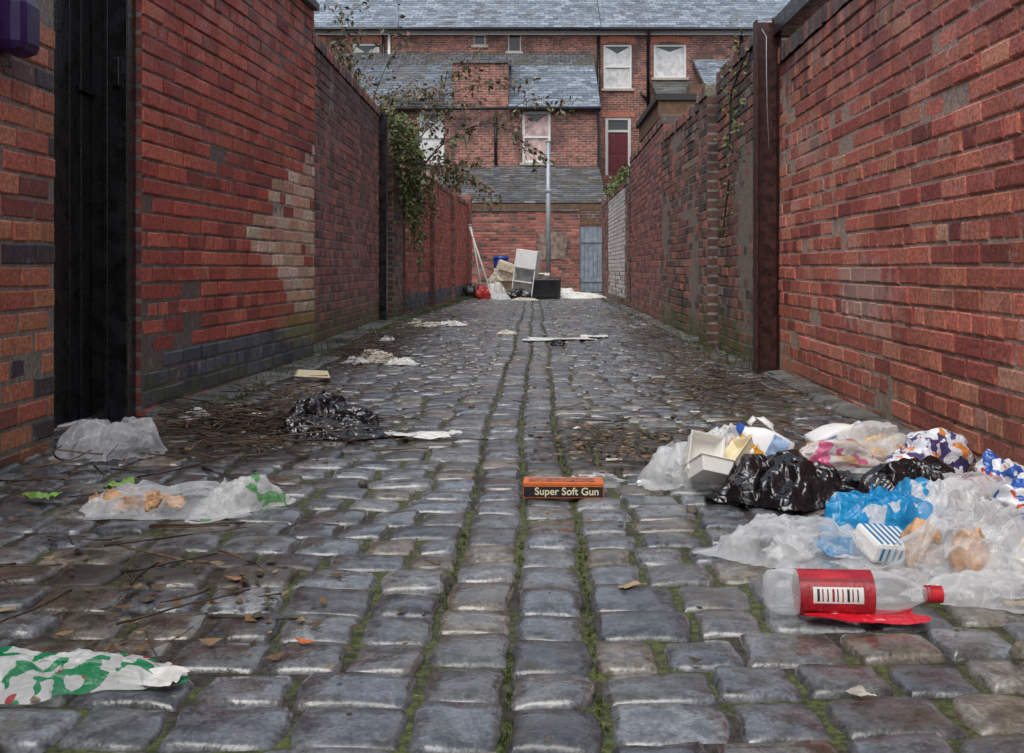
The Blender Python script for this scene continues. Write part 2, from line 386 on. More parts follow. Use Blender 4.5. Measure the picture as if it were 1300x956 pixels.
# rain-water film over the stone
sm.set(sm.b.inputs['Coat Weight'],sm.math('MULTIPLY',sm.ramp(b2,.40,.58,.75,.25),sm.math('SUBTRACT',1,mud)))
sm.b.inputs['Coat Roughness'].default_value=.10; sm.b.inputs['Coat IOR'].default_value=1.45
cbp=sm.n('ShaderNodeBump'); cbp.inputs['Strength'].default_value=.25; cbp.inputs['Distance'].default_value=.005; sm.t.links.new(b1,cbp.inputs['Height']); sm.t.links.new(cbp.outputs[0],sm.b.inputs['Coat Normal'])

VV=[];FF=[];CC=[];cnt=0
stone=[(.155,.170,.185),(.120,.133,.150),(.19,.20,.205),(.09,.098,.108),(.185,.165,.135),(.14,.125,.10),(.225,.215,.19),(.12,.122,.125)]
sw=[5,5,4,3,2,1.8,1.2,3]
def sett(x0,x1,y0,y1,hi):
    global cnt
    g=R.uniform(.002,.0055)
    x0+=g;x1-=g;y0+=g*.9;y1-=g*.9
    jj=.0065; cs=[(x0,y0),(x1,y0),(x1,y1),(x0,y1)]; cs=[(a+R.uniform(-jj,jj),b+R.uniform(-jj,jj)) for a,b in cs]
    P=np.array([-1,-.98,-.93,-.82,-.45,0,.45,.82,.93,.98,1]) if hi else np.array([-1,-.92,-.6,.6,.92,1]); m=len(P)
    S,T=np.meshgrid(P,P); kr=R.uniform(.06,.22)
    s=S*np.sqrt(1-kr*T**2*np.abs(S)**3*.6); t=T*np.sqrt(1-kr*S**2*np.abs(T)**3*.6)
    a=(s+1)/2; b=(t+1)/2
    X=(1-a)*(1-b)*cs[0][0]+a*(1-b)*cs[1][0]+a*b*cs[2][0]+(1-a)*b*cs[3][0]
    Y=(1-a)*(1-b)*cs[0][1]+a*(1-b)*cs[1][1]+a*b*cs[2][1]+(1-a)*b*cs[3][1]
    cx,cy=(x0+x1)/2,(y0+y1)/2; p=R.uniform(10,18)
    H=(1-np.abs(S)**p)*(1-np.abs(T)**p)
    Z=gz(cx,cy)-.034+.032*H**.5+(1-S**2)*(1-T**2)*R.uniform(.000,.005)
    Z+=R.uniform(-.003,.003)+S*R.uniform(-.004,.004)+T*R.uniform(-.004,.004)
    if hi:
        ph=R.uniform(0,6,); f=R.uniform(2,4)
        Z+=.0016*np.sin(S*f+ph)*np.cos(T*f*1.3+ph*2)
        ph2=R.uniform(0,6); X+=.0035*np.sin(T*4+ph2)*np.abs(S); Y+=.0035*np.sin(S*4+ph2*2)*np.abs(T)
    c=R.choices(stone,sw)[0]; k=R.uniform(.7,1.3)*.88
    for z in zip(X.ravel(),Y.ravel(),Z.ravel()): VV.append(z)
    CC.extend([(c[0]*k,c[1]*k,c[2]*k)]*(m*m))
    for j in range(m-1):
        for i in range(m-1):
            q=cnt+j*m+i; FF.append((q,q+1,q+m+1,q+m))
    cnt+=m*m
def colx(x,y): return x+.012*math.sin(y*.9)+.008*math.sin(y*2.3+1)
for (xa,xb) in ((-.190,-.048),(-.048,.095)):
    y=.9+R.uniform(0,.1)
    while y<26.9:
        d=R.uniform(.135,.185); sett(colx(xa,y),colx(xb,y),y,y+d,y<9); y+=d
for side in (-1,1):
    y=.9
    while y<26.9:
        d=R.uniform(.125,.165)
        xin=-.190 if side<0 else .095; lim=-1.84 if side<0 else 1.52
        x=xin; first=True
        while abs(x)<abs(lim):
            w=R.uniform(.12,.205)
            if first: w=R.uniform(.10,.2); first=False
            xn=x+side*w
            curve=lambda q:.035*math.sin(q*1.4+y*.35)+.03*abs(q)
            xm=(x+xn)/2; a,b=(min(x,xn),max(x,xn))
            sett(colx(a,y),colx(b,y),y+curve(xm),y+d+curve(xm),y<9)
            x=xn
        y+=d
for side in (-1,1):
    y=24.2
    while y<26.9:
        x=1.8*side
        while abs(x)<7: 
            w=.2; sett(min(x,x+side*w),max(x,x+side*w),y,y+.15,False); x+=side*w
        y+=.15
mesh('cobbled_path',VV,FF,sm.m,cols=CC,smooth=True)
def kerb(pts,w,side,zt):
    A=Acc()
    for (x0,y0),(x1,y1) in zip(pts[:-1],pts[1:]):
        L=y1-y0; n=max(1,int(L/.5))
        for i in range(n):
            a=i/n;b=(i+1)/n-.012/L*1
            xa,xb=x0+(x1-x0)*a,x0+(x1-x0)*b; ya,yb=y0+L*a,y0+L*b; z=zt+R.uniform(-.008,.008)
            ww=w+R.uniform(-.015,.015); k=R.uniform(.8,1.2); e=.012
            xi,xj=xa+side*ww,xb+side*ww
            V=[(xa,ya,-.05),(xi,ya,-.05),(xj,yb,-.05),(xb,yb,-.05),(xa,ya+e,z),(xi-side*e,ya+e,z-.006),(xj-side*e,yb-e,z-.006),(xb,yb-e,z),
               (xi,ya,z-.02),(xj,yb,z-.02)]
            F=[(0,1,8,5,4),(1,2,9,8),(2,3,7,6,9),(8,9,6,5),(4,5,6,7)]
            if side<0: F=[f[::-1] for f in F]
            A.add(V,F,(.24*k,.25*k,.25*k))
    return A.build('kerb',M['kerbm'])
kerb([(-1.66,4.46),(-1.51,7.2)],.20,1,.065)
kerb([(-1.73,7.22),(-1.81,12.2)],.22,1,.065)
kerb([(1.41,3.2),(1.45,6.3)],.11,-1,.055)
kerb([(1.43,8.9),(1.45,16.1)],.14,-1,.055)

# ---------------------------------------------------------------- houses
def facade(name,x0,x1,z0,z1,y,openings,mat,parent,depth=.12):
    xs=sorted({x0,x1,*[o[0] for o in openings],*[o[1] for o in openings]}); zs=sorted({z0,z1,*[o[2] for o in openings],*[o[3] for o in openings]})
    A=Acc()
    for i in range(len(xs)-1):
        for j in range(len(zs)-1):
            cx=(xs[i]+xs[i+1])/2; cz=(zs[j]+zs[j+1])/2
            if any(o[0]<cx<o[1] and o[2]<cz<o[3] for o in openings): continue
            A.add([(xs[i],y,zs[j]),(xs[i+1],y,zs[j]),(xs[i+1],y,zs[j+1]),(xs[i],y,zs[j+1])],[(0,1,2,3)])
    for (a,b,c,d) in openings:
        y2=y+depth
        A.add([(a,y,c),(b,y,c),(b,y,d),(a,y,d),(a,y2,c),(b,y2,c),(b,y2,d),(a,y2,d)],[(0,4,7,3),(1,2,6,5),(0,1,5,4),(3,7,6,2)])
    return A.build(name,mat,parent)
def window(nm,a,b,c,d,y,parent,sash=True,arch=True,curt=True,fw=.06,cm=None,full=True):
    y0=y+.05
    box(nm+'_glass',a,b,y0+.03,y0+.045,c,d,M['glass'],parent)
    if curt:
        A=Acc(); n=24; zt=d-fw if full else c+(d-c)*.55
        for i in range(n):
            x0=a+fw+(b-a-2*fw)*i/n; x1=a+fw+(b-a-2*fw)*(i+1)/n; q0=y0+.020+.006*(i%2); q1=y0+.020+.006*((i+1)%2)
            s0=.16*(d-c)*(1-abs(2*i/n-1)); s1=.16*(d-c)*(1-abs(2*(i+1)/n-1))
            A.add([(x0,q0,c+fw),(x1,q1,c+fw),(x1,q1,zt-s1),(x0,q0,zt-s0)],[(0,1,2,3)])
        A.build(nm+'_curtain',cm or M['curtain'],parent)
    box(nm+'_jamb_1',a,a+fw,y0-.02,y0+.028,c,d,M['white'],parent); box(nm+'_jamb_2',b-fw,b,y0-.02,y0+.028,c,d,M['white'],parent)
    box(nm+'_head',a+fw,b-fw,y0-.018,y0+.026,d-fw,d,M['white'],parent); box(nm+'_foot',a+fw,b-fw,y0-.018,y0+.018,c,c+fw,M['white'],parent)
    if sash: box(nm+'_rail',a+fw,b-fw,y0-.022,y0+.018,(c+d)/2-.03,(c+d)/2+.03,M['white'],parent)
    box(nm+'_sill',a-.08,b+.08,y-.07,y+.1,c-.09,c-.003,M['sill'],parent,.008)
    if arch:
        n=9; A=Acc(); cx=(a+b)/2; w=(b-a)/2+.08
        for i in range(n):
            t0=-1+2*i/n+.01; t1=-1+2*(i+1)/n-.01
            q=lambda t,k:(cx+t*w*(1+.08*k),y-.012,d+.005+(.1*(1-t*t))+k*.2)
            V=[q(t0,0),q(t1,0),q(t1,1),q(t0,1)]; V=V+[(p[0],y+.05,p[2]) for p in V]
            A.add(V,[(0,1,2,3),(0,4,5,1),(1,5,6,2),(2,6,7,3),(3,7,4,0)])
        A.build(nm+'_arch',M['lintel'],parent)
def slope(name,x0,x1,y0,z0,y1,z1,mat,parent,th=.06):
    V=[(x0,y0,z0-th),(x1,y0,z0-th),(x1,y1,z1-th),(x0,y1,z1-th),(x0,y0,z0),(x1,y0,z0),(x1,y1,z1),(x0,y1,z1)]
    return mesh(name,V,BOXF,mat,parent=parent)
def slates(name,x0,x1,y0,z0,y1,z1,parent,seed,cs,course=.22,sw_=.30):
    r=random.Random(seed); A=Acc(); L=math.hypot(y1-y0,z1-z0); dy,dz=(y1-y0)/L,(z1-z0)/L; n=int(L/course)
    for k in range(n+1):
        s=k*course; e=min(s+course*1.25,L)
        x=x0-(sw_/2 if k%2 else 0)
        while x<x1:
            a=max(x,x0)+.005; b=min(x+sw_,x1)-.005; x+=sw_
            if b-a<.03: continue
            q=r.uniform(-.008,.008); h=.028+r.uniform(-.004,.004)
            if r.random()<.02: q-=.05
            P=lambda xx,ss,hh:(xx,y0+dy*ss-dz*hh,z0+dz*ss+dy*hh)
            V=[P(a,s+q,.012),P(b,s+q,.012),P(b,s+q,h),P(a,s+q,h),P(b,e,.012),P(a,e,.012)]
            c=r.choice(cs); kk=r.uniform(.75,1.25)
            A.add(V,[(0,1,2,3),(3,2,4,5)],tuple(v*kk for v in c))
    return A.build(name,M['slatem'],parent)
t=NT('slate_tiles'); a=t.n('ShaderNodeAttribute'); a.attribute_name='Col'; n1=t.noise(1.1,4,.65); n2=t.noise(9,4,.7)
c=t.mix(1,a.outputs['Color'],t.gray(t.ramp(n2,.3,.7,.7,1.3)),'MULTIPLY'); c=t.mix(t.ramp(n1,.54,.7,0,.55),c,(.10,.10,.065)); t.base(c); t.rough(t.ramp(n1,.3,.7,.32,.55)); M['slatem']=t.m
sl1=[(.235,.275,.325),(.20,.235,.28),(.28,.315,.36),(.16,.19,.23)]
sl2=[(.11,.12,.135),(.08,.085,.095),(.145,.15,.155),(.10,.095,.075)]
def pipe(name,pts,r,mat,parent):
    A=Acc(); tube(A,pts,[r]*len(pts),8); return A.build(name,mat,parent,smooth=True)

H=empty('terraced_house')
Y=36.0
ops=[(-6.2,-5.3,6.75,8.25),(-8.1,-7.2,6.75,8.25),(-.93,-.5,7.98,8.6),(-2.1,-1.7,8.2,8.55)]
facade('wall_main',-14,2.2,-.1,8.73,Y,ops,M['house'],H)
window('w1',*ops[0],Y,H); window('w2',*ops[1],Y,H)
window('w3',*ops[2],Y,H,False,False,False,.03); window('w4',*ops[3],Y,H,False,False,False,.03)
slope('roof',-14,2.2,Y-.3,8.72,40.8,11.95,M['slate_dark'],H); slates('roof_slates',-9,2.19,Y-.32,8.72,40.8,11.95,H,1,sl1); slope('roof_back',-14,2.2,40.8,11.95,46,8.5,M['slate'],H)
box('gable',-14,2.19,36.15,45.7,-.1,8.5,M['house2'],H)
pipe('gutter',[(-14,Y-.38,8.66),(2.2,Y-.38,8.66)],.065,M['blackpaint'],H)
box('fascia_board',-14,2.2,Y-.14,Y-.1,8.52,8.66,M['white'],H)
pipe('downpipe_1',[(-4.95,Y-.08,8.65),(-4.95,Y-.08,0)],.05,M['white'],H)
pipe('downpipe_2',[(2.12,Y-.08,8.65),(2.12,Y-.08,0)],.05,M['blackpaint'],H)
pipe('downpipe_3',[(-5.15,Y-.1,8.6),(-5.1,Y-.1,6.5)],.04,M['blackpaint'],H)
o2=[(-.40,.45,3.83,5.37),(-3.5,-2.75,3.83,5.37)]
facade('outrigger_wall',-6.6,1.86,-.1,5.50,32.0,o2,M['house'],H)
mesh('outrigger_side',[(1.86,32,-.1),(1.86,36,-.1),(1.86,36,7.85),(1.86,32,5.5)],[(0,1,2,3)],M['house'],parent=H)
mesh('outrigger_side_2',[(-6.6,32,-.1),(-6.6,36,-.1),(-6.6,36,7.85),(-6.6,32,5.5)],[(3,2,1,0)],M['house'],parent=H)
window('w5',*o2[0],32.0,H,True,False,True,.07,M['pinkcurtain'],True); window('w6',*o2[1],32.0,H,True,False,True,.07)
slope('outrigger_roof_1',-.82,1.95,31.85,5.47,35.0,7.30,M['slate_dark'],H); slates('outrigger_slates_1',-.815,1.95,31.83,5.47,35.0,7.30,H,2,sl1)
slope('outrigger_roof_2',-6.7,-2.5,31.85,5.47,35.0,7.30,M['slate_dark'],H); slates('outrigger_slates_2',-6.7,-2.505,31.83,5.47,35.0,7.30,H,3,[sl1[3],sl1[3],sl2[0],sl2[2]])
slope('outrigger_roof_3',-6.7,1.95,35.003,7.30,35.99,7.95,M['slate_dark'],H,.08)
box('stair_block',-2.497,-.823,31.97,35.0,5.45,6.85,M['house'],H); 
slope('stair_roof',-2.55,-.78,31.9,6.87,35.0,7.5,M['slate_dark'],H)
pipe('outrigger_gutter',[(-6.6,31.75,5.42),(1.95,31.75,5.42)],.05,M['blackpaint'],H)
box('corner_pipe',1.88,1.94,31.9,31.98,2.4,5.4,M['blackpaint'],H)
pipe('waste_pipe',[(-1.2,31.93,5.3),(-1.2,31.93,3.75)],.045,M['blackpaint'],H)
slope('lean_to_roof',-6.0,1.9,28.0,2.35,31.995,3.70,M['slate_dark'],H); slates('lean_to_slates',-6.0,1.9,27.97,2.35,31.97,3.69,H,4,sl2)
facade('lean_to_wall',-6.0,1.9,-.1,2.28,28.1,[],M['house2'],H)
box('lean_to_fascia',-6.0,1.9,27.93,27.99,2.18,2.34,M['timber'],H)
box('lean_to_side',1.82,1.899,28.11,31.99,-.1,2.3,M['house2'],H)

H2=empty('terraced_house')
ops=[(2.30,3.25,6.73,8.22),(4.0,5.1,7.1,8.22),(7.6,8.6,6.9,8.22),(2.36,3.22,3.80,5.75)]
facade('wall_main',2.2,15,-.1,8.73,Y,ops,M['house'],H2)
window('w1',*ops[0],Y,H2); window('w2',*ops[1],Y,H2,False); window('w3',*ops[2],Y,H2)
box('door_leaf',2.46,3.12,Y+.05,Y+.08,3.80,5.25,M['maroon'],H2)
for i,(a,b,c,d) in enumerate(((2.53,2.76,3.95,4.45),(2.82,3.05,3.95,4.45),(2.53,2.76,4.55,5.15),(2.82,3.05,4.55,5.15))): box('door_panel_%d'%i,a,b,Y+.035,Y+.049,c,d,M['maroon'],H2,.006)
box('door_jamb_1',2.36,2.455,Y+.01,Y+.09,3.8,5.75,M['white'],H2); box('door_jamb_2',3.125,3.22,Y+.01,Y+.09,3.8,5.75,M['white'],H2)
box('door_rail',2.456,3.124,Y+.012,Y+.09,5.255,5.33,M['white'],H2); box('door_head',2.456,3.124,Y+.012,Y+.09,5.67,5.75,M['white'],H2)
box('door_transom_glass',2.456,3.124,Y+.06,Y+.07,5.33,5.67,M['glass'],H2); box('door_lintel',2.25,3.35,Y-.02,Y+.03,5.755,5.95,M['lintel'],H2)
slope('roof',2.2,15,Y-.3,8.72,40.8,11.95,M['slate_dark'],H2); slates('roof_slates',2.21,10.5,Y-.32,8.72,40.8,11.95,H2,5,sl1); slope('roof_back',2.2,15,40.8,11.95,46,8.5,M['slate'],H2)
box('gable',2.21,15,36.15,45.7,-.1,8.5,M['house2'],H2)
box('fascia_board',2.2,15,Y-.14,Y-.1,8.52,8.66,M['white'],H2)
pipe('gutter',[(2.2,Y-.38,8.66),(15,Y-.38,8.66)],.065,M['blackpaint'],H2)
pipe('downpipe_1',[(3.8,Y-.35,8.65),(3.8,Y-.1,8.4),(3.8,Y-.1,0)],.055,M['blackpaint'],H2)
pipe('downpipe_2',[(3.55,Y-.08,6.6),(3.78,Y-.08,6.3)],.045,M['blackpaint'],H2)
pipe('downpipe_3',[(6.95,Y-.1,8.65),(6.95,Y-.1,5)],.05,M['blackpaint'],H2)
box('outrigger_wall_1',4.0,5.3,33,35.99,-.1,5.6,M['house2'],H2); slope('outrigger_roof_1',3.9,5.3,32.9,5.62,35.99,6.95,M['slate_dark'],H2); slates('outrigger_slates_1',3.9,5.29,32.88,5.62,35.99,6.95,H2,6,sl2)
box('outrigger_wall_2',5.32,9,33,35.99,-.1,6.1,M['house2'],H2); slope('outrigger_roof_2',5.3,9.1,32.9,6.15,35.99,7.7,M['slate_dark'],H2); slates('outrigger_slates_2',5.31,9.1,32.88,6.15,35.99,7.7,H2,7,sl1)
box('chimney_stack',3.1,4.3,39.2,39.8,10,13.0,M['house2'],H2); box('chimney_cap',3.0,4.4,39.1,39.9,13.0,13.15,M['sill'],H2)
for i in range(4): pipe('chimney_pot_%d'%i,[(3.3+i*.27,39.5,13.15),(3.3+i*.27,39.5,13.5)],.1,M['lintel'],H2)
OB=empty('brick_outbuilding')
box('walls',1.70,4.2,13.75,16.4,-.08,2.66,M['bt_red'],OB)
box('roof',1.55,4.3,13.66,16.5,2.82,2.90,M['felt'],OB)
box('fascia_front',1.58,4.28,13.69,13.73,2.6,2.815,M['timber'],OB); box('fascia_side',1.60,1.64,13.735,16.45,2.6,2.815,M['timber'],OB)
box('vent_block',2.0,2.35,13.8,14.1,2.905,3.05,M['timber'],OB)
for nm,x0,x1 in (('terraced_house',-14,-7.5),('terraced_house',7.5,14)):
    B=empty(nm); s=-1 if x0<0 else 1
    box('walls',x0,x1,-12,22,-.1,5.6,M['house2'],B)
    xm=(x0+x1)/2
    V=[(x0-.2,-12,5.55),(xm,-12,8.2),(x1+.2,-12,5.55),(x0-.2,22,5.55),(xm,22,8.2),(x1+.2,22,5.55)]
    mesh('roof',V,[(0,1,4,3),(1,2,5,4),(0,2,1),(3,4,5)],M['slate_dark'],parent=B)
    xf=x1 if s<0 else x0
    for k in range(6):
        yy=-8+k*5
        a=xf if s<0 else xf-.04; b=xf+.04 if s<0 else xf
        box('window_frame_%d'%k,a,b,yy,yy+1.0,3.4,4.9,M['white'],B)
        box('window_glass_%d'%k,a+(.005 if s<0 else -.005),b+(.005 if s<0 else -.005),yy+.08,yy+.92,3.5,4.8,M['glass'],B)

P=empty('sign_post',(.29,24.4,0))
pipe('post',[(0,0,-.05),(0,0,3.55)],.055,M['galv'],P)
pipe('cross_bar',[(-.13,0,3.28),(.13,0,3.28)],.03,M['galv'],P)
box('clamp',-.07,.07,-.07,.07,2.4,2.46,M['galv'],P,.01); box('cap',-.06,.06,-.06,.06,3.55,3.58,M['galv'],P,.01)

# ---------------------------------------------------------------- crumpled things
def tri(t): return np.abs((t%1.0)*2-1)
def crumple(P,rng,k=10,f0=.7,f1=4,warp=.12,decay=.9):
    ph=rng.uniform(0,6,3); Pw=P+warp*np.sin(P[:,[1,2,0]]*3.1+ph)
    out=np.zeros(len(P))
    for i in range(k):
        n=rng.normal(size=3); n/=np.linalg.norm(n); f=f0*(f1/f0)**(i/(k-1))
        out+=(tri(Pw@n*f+rng.uniform())-.5)*(f0/f)**decay
    return out/ (out.std()+1e-6)
_bm=bmesh.new(); bmesh.ops.create_icosphere(_bm,subdivisions=6,radius=1)
ICO=np.array([v.co[:] for v in _bm.verts]); ICOF=[tuple(v.index for v in f.verts) for f in _bm.faces]; _bm.free()
_bm=bmesh.new(); bmesh.ops.create_icosphere(_bm,subdivisions=5,radius=1)
ICO5=np.array([v.co[:] for v in _bm.verts]); ICO5F=[tuple(v.index for v in f.verts) for f in _bm.faces]; _bm.free()
def bag(name,x,y,dims,mat,seed,rot=0,amp=.13,tips=4,z=None,parent=None,hi=True,f1=3.2,tipk=.5,tilt=0):
    rng=np.random.default_rng(seed); P=(ICO if hi else ICO5); FA=ICOF if hi else ICO5F
    c=crumple(P,rng,f1=f1,k=9); c2=crumple(P,rng,f0=2,f1=f1*2.2,k=8)
    low=np.zeros(len(P))
    for _ in range(4):
        n=rng.normal(size=3); n/=np.linalg.norm(n); low+=np.maximum(0,P@n)**2*rng.uniform(-.35,.5)
    r=1+low*.6+amp*c+amp*.16*c2
    for _ in range(tips):
        n=rng.normal(size=3); n[2]=rng.uniform(-.2,.35); n/=np.linalg.norm(n)
        q=np.maximum(0,P@n); r+=tipk*q**12*(1+.3*np.sin(np.arctan2(P@np.array([.3,.9,.1]),P@np.array([.2,-.1,.9]))*7))
    r=np.maximum(r,.25)
    Q=P*r[:,None]
    for ax in range(3): Q[:,ax]+=.06*crumple(P+ax*7.1,rng,f0=1,f1=f1*1.3,k=7)*amp/.13
    zc=-.42; Q[:,2]=np.where(Q[:,2]<zc,zc+(Q[:,2]-zc)*.06,Q[:,2])
    ext=np.percentile(Q,99.5,axis=0)-np.percentile(Q,.5,axis=0)
    Q=Q/ext*np.array(dims); Q[:,2]-=Q[:,2].min()
    gzz=gz(x,y)-.006 if z is None else z
    ob=mesh(name,Q,FA,mat,smooth=True,parent=parent)
    ob.location=(x,y,gzz); ob.rotation_euler=(tilt,0,rot)
    return ob
def film(name,x,y,w,d,h,mat,seed,rot=0,z=None,nr=64,nt=200,fold=1.0,handles=2):
    """thin plastic film slumped over its contents: radial pleats, sharp folds, ragged hem"""
    rng=np.random.default_rng(seed)
    rr,tt=np.meshgrid(np.linspace(.001,1,nr),np.linspace(0,2*np.pi,nt,endpoint=False)); rr=rr.ravel(); tt=tt.ravel()
    ir=1+.14*np.sin(2*tt+rng.uniform(0,6))+.10*np.sin(3*tt+rng.uniform(0,6))+.09*(tri(tt*5/(2*np.pi)+rng.uniform())-.5)+.05*(tri(tt*11/(2*np.pi)+rng.uniform())-.5)
    for _ in range(handles):
        a=rng.uniform(0,2*np.pi); ir+=.30*np.maximum(0,np.cos(tt-a))**26
    X=rr*np.cos(tt)*ir; Y=rr*np.sin(tt)*ir
    P=np.stack([X,Y,np.zeros_like(X)],1)
    c=crumple(P,rng,f0=.5,f1=3.2,k=9,warp=.2); c2=crumple(P,rng,f0=2.5,f1=8,k=9,warp=.15)
    pl=tri(tt*9/(2*np.pi)+.25*np.sin(rr*4+rng.uniform(0,6))+.2*np.sin(tt*2))-.5; pl2=tri(tt*23/(2*np.pi)+.3*np.sin(rr*5))-.5
    cx,cy=rng.uniform(-.2,.2,2); dd=np.sqrt((X-cx)**2+(Y-cy)**2)
    dome=.75*np.clip(1-dd**2.2,0,1)**.6*(1-rr**6)
    for _ in range(4):
        bx,by=rng.uniform(-.5,.5,2); dome=np.maximum(dome,rng.uniform(.7,1.0)*np.exp(-(((X-bx)**2+(Y-by)**2)/.20)**1.6)*(1-rr**4))
    Z=dome*(1+.13*c*fold)+.13*fold*(pl+.5*pl2)*rr*(.35+dome)*1.2+.06*c2*fold*(.35+dome)+.05
    pk=np.percentile(Z,98); Z=Z/pk; Z=np.where(Z>.85,.85+.15*np.tanh((Z-.85)/.15),Z)*h
    Xs=X+.08*crumple(P+3,rng,f0=.8,f1=4,k=7)*(.4+dome*.6); Ys=Y+.08*crumple(P+9,rng,f0=.8,f1=4,k=7)*(.4+dome*.6)
    Z=np.where(Z<.002,.002+.15*np.abs(Z),Z)
    Q=np.stack([Xs*w/2,Ys*d/2,Z],1)
    F=[]
    for j in range(nt):
        j2=(j+1)%nt
        for i in range(nr-1): F.append((j*nr+i,j*nr+i+1,j2*nr+i+1,j2*nr+i))
    ob=mesh(name,Q,F,mat,smooth=True); ob.location=(x,y,(gz(x,y)-.001) if z is None else z); ob.rotation_euler=(0,0,rot); return ob
def sheet(name,x,y,w,d,mat,seed,rot=0,h=.02,z=None,parent=None,n=50,curl=0,irr=.2):
    rng=np.random.default_rng(seed)
    S,T=np.meshgrid(np.linspace(-1,1,n),np.linspace(-1,1,n)); S=S.ravel();T=T.ravel()
    P=np.stack([S,T,np.zeros_like(S)],1); c=crumple(P,rng,f0=.4,f1=3)
    ang=np.arctan2(T,S); ir=1+irr*(np.sin(ang*3+rng.uniform(0,6))*.5+np.sin(ang*5+rng.uniform(0,6))*.3)
    X=S*w/2*ir; Y=T*d/2*ir; Z=h*(c*.35)+h*.8+curl*(S**2)*rng.uniform(.3,1)
    Z=np.maximum(Z,0.001)
    Q=np.stack([X,Y,Z],1); F=[(j*n+i,j*n+i+1,(j+1)*n+i+1,(j+1)*n+i) for j in range(n-1) for i in range(n-1)]
    ob=mesh(name,Q,F,mat,smooth=True,parent=parent); ob.location=(x,y,(gz(x,y)+.004) if z is None else z); ob.rotation_euler=(0,0,rot); return ob

def plastic(name,base,transp=.2,rough=.28,prints=(),nscale=9,transl=True):
    t=NT(name); tc=t.n('ShaderNodeTexCoord'); ov=tc.outputs['Object']
    c=base
    for (pc,sc,th,off) in prints:
        mp=t.n('ShaderNodeMapping'); mp.inputs['Location'].default_value=(off,off*1.7,off*.3); t.t.links.new(ov,mp.inputs[0])
        nn=t.noise(sc,1,.5,mp.outputs[0],.6); c=t.mix(t.ramp(nn,th,th+.015),c,pc)
    t.base(c); t.rough(rough)
    t.b.inputs['Specular IOR Level'].default_value=.8
    v=t.n('ShaderNodeTexVoronoi'); v.feature='DISTANCE_TO_EDGE'; v.inputs['Scale'].default_value=42; t.t.links.new(ov,v.inputs['Vector'])
    t.bump(t.ramp(v.outputs['Distance'],0,.25),.3,.004)
    sh=t.b.outputs[0]
    if transl:
        tr=t.n('ShaderNodeBsdfTranslucent'); t.set(tr.inputs[0],c)
        mx=t.n('ShaderNodeMixShader'); mx.inputs[0].default_value=.3; t.t.links.new(sh,mx.inputs[1]); t.t.links.new(tr.outputs[0],mx.inputs[2]); sh=mx.outputs[0]
    if transp>0:
        tp=t.n('ShaderNodeBsdfTransparent'); mx=t.n('ShaderNodeMixShader')
        lw=t.n('ShaderNodeLayerWeight'); lw.inputs[0].default_value=.4
        fr=t.ramp(t.noise(nscale,2,.6,ov),.35,.65,max(0,transp-.15),min(1,transp+.2))
        fr=t.math('SUBTRACT',t.math('ADD',fr,.12),t.math('MULTIPLY',lw.outputs['Facing'],.55),clamp=True); t.set(mx.inputs[0],fr)
        t.t.links.new(sh,mx.inputs[1]); t.t.links.new(tp.outputs[0],mx.inputs[2]); sh=mx.outputs[0]
    t.t.links.new(sh,t.out.inputs[0]); return t.m
Pw=plastic('white_polythene',(.84,.85,.85),.18)
Pc=plastic('clear_polythene',(.82,.84,.85),.56,.10)
Pcc=plastic('very_clear_polythene',(.84,.86,.88),.78,.06,transl=False)
Pk=plastic('black_polythene',(.008,.008,.010),0,.17,transl=False)
Pg=plastic('green_print_polythene',(.84,.86,.84),.28,.25,[((.12,.52,.12),14,.58,3)])
Pgr=plastic('green_red_print_polythene',(.84,.86,.84),.12,.26,[((.02,.36,.14),24,.53,1),((.6,.05,.06),22,.68,8)])
Pb=plastic('blue_polythene',(.02,.40,.78),.22,.2,[((.8,.85,.88),9,.62,3)])
Pbr=plastic('bread_bag_print',(.84,.80,.77),.15,.25,[((.80,.12,.32),18,.60,2),((.75,.5,.2),21,.64,5)])
Pcr=plastic('snack_bag_print',(.62,.64,.70),0,.2,[((.06,.05,.16),22,.50,2),((.70,.25,.05),28,.62,5),((.85,.85,.88),34,.60,9)],transl=False)
Pcr2=plastic('blue_snack_bag_print',(.80,.82,.85),0,.25,[((.03,.12,.45),22,.52,2),((.65,.1,.05),26,.66,5)],transl=False)
Pye=plastic('yellow_orange_wrapper',(.85,.82,.75),0,.3,[((.85,.42,.03),16,.50,2)],transl=False)
Pred=plastic('red_foil',(.60,.015,.03),0,.2,[((.8,.75,.7),22,.66,2)],transl=False)
paper=simple('wet_paper',(.74,.73,.69),.6,.25,25,.2)
paper2=simple('stained_paper',(.56,.51,.42),.7,.45,20,.3)
card=simple('cardboard',(.42,.31,.19),.8,.25,10,.2)
foam=simple('polystyrene',(.86,.85,.80),.5,.06,120,.25,bd=.001)
foamy=simple('cream_polystyrene',(.80,.70,.46),.5,.1,80,.2,bd=.001)
bread=simple('bread_crust',(.62,.37,.20),.75,.6,22,.4)
whitepl=simple('white_hdpe',(.84,.84,.82),.35,.05,8,.05)
let=simple('lettuce',(.22,.42,.07),.5)

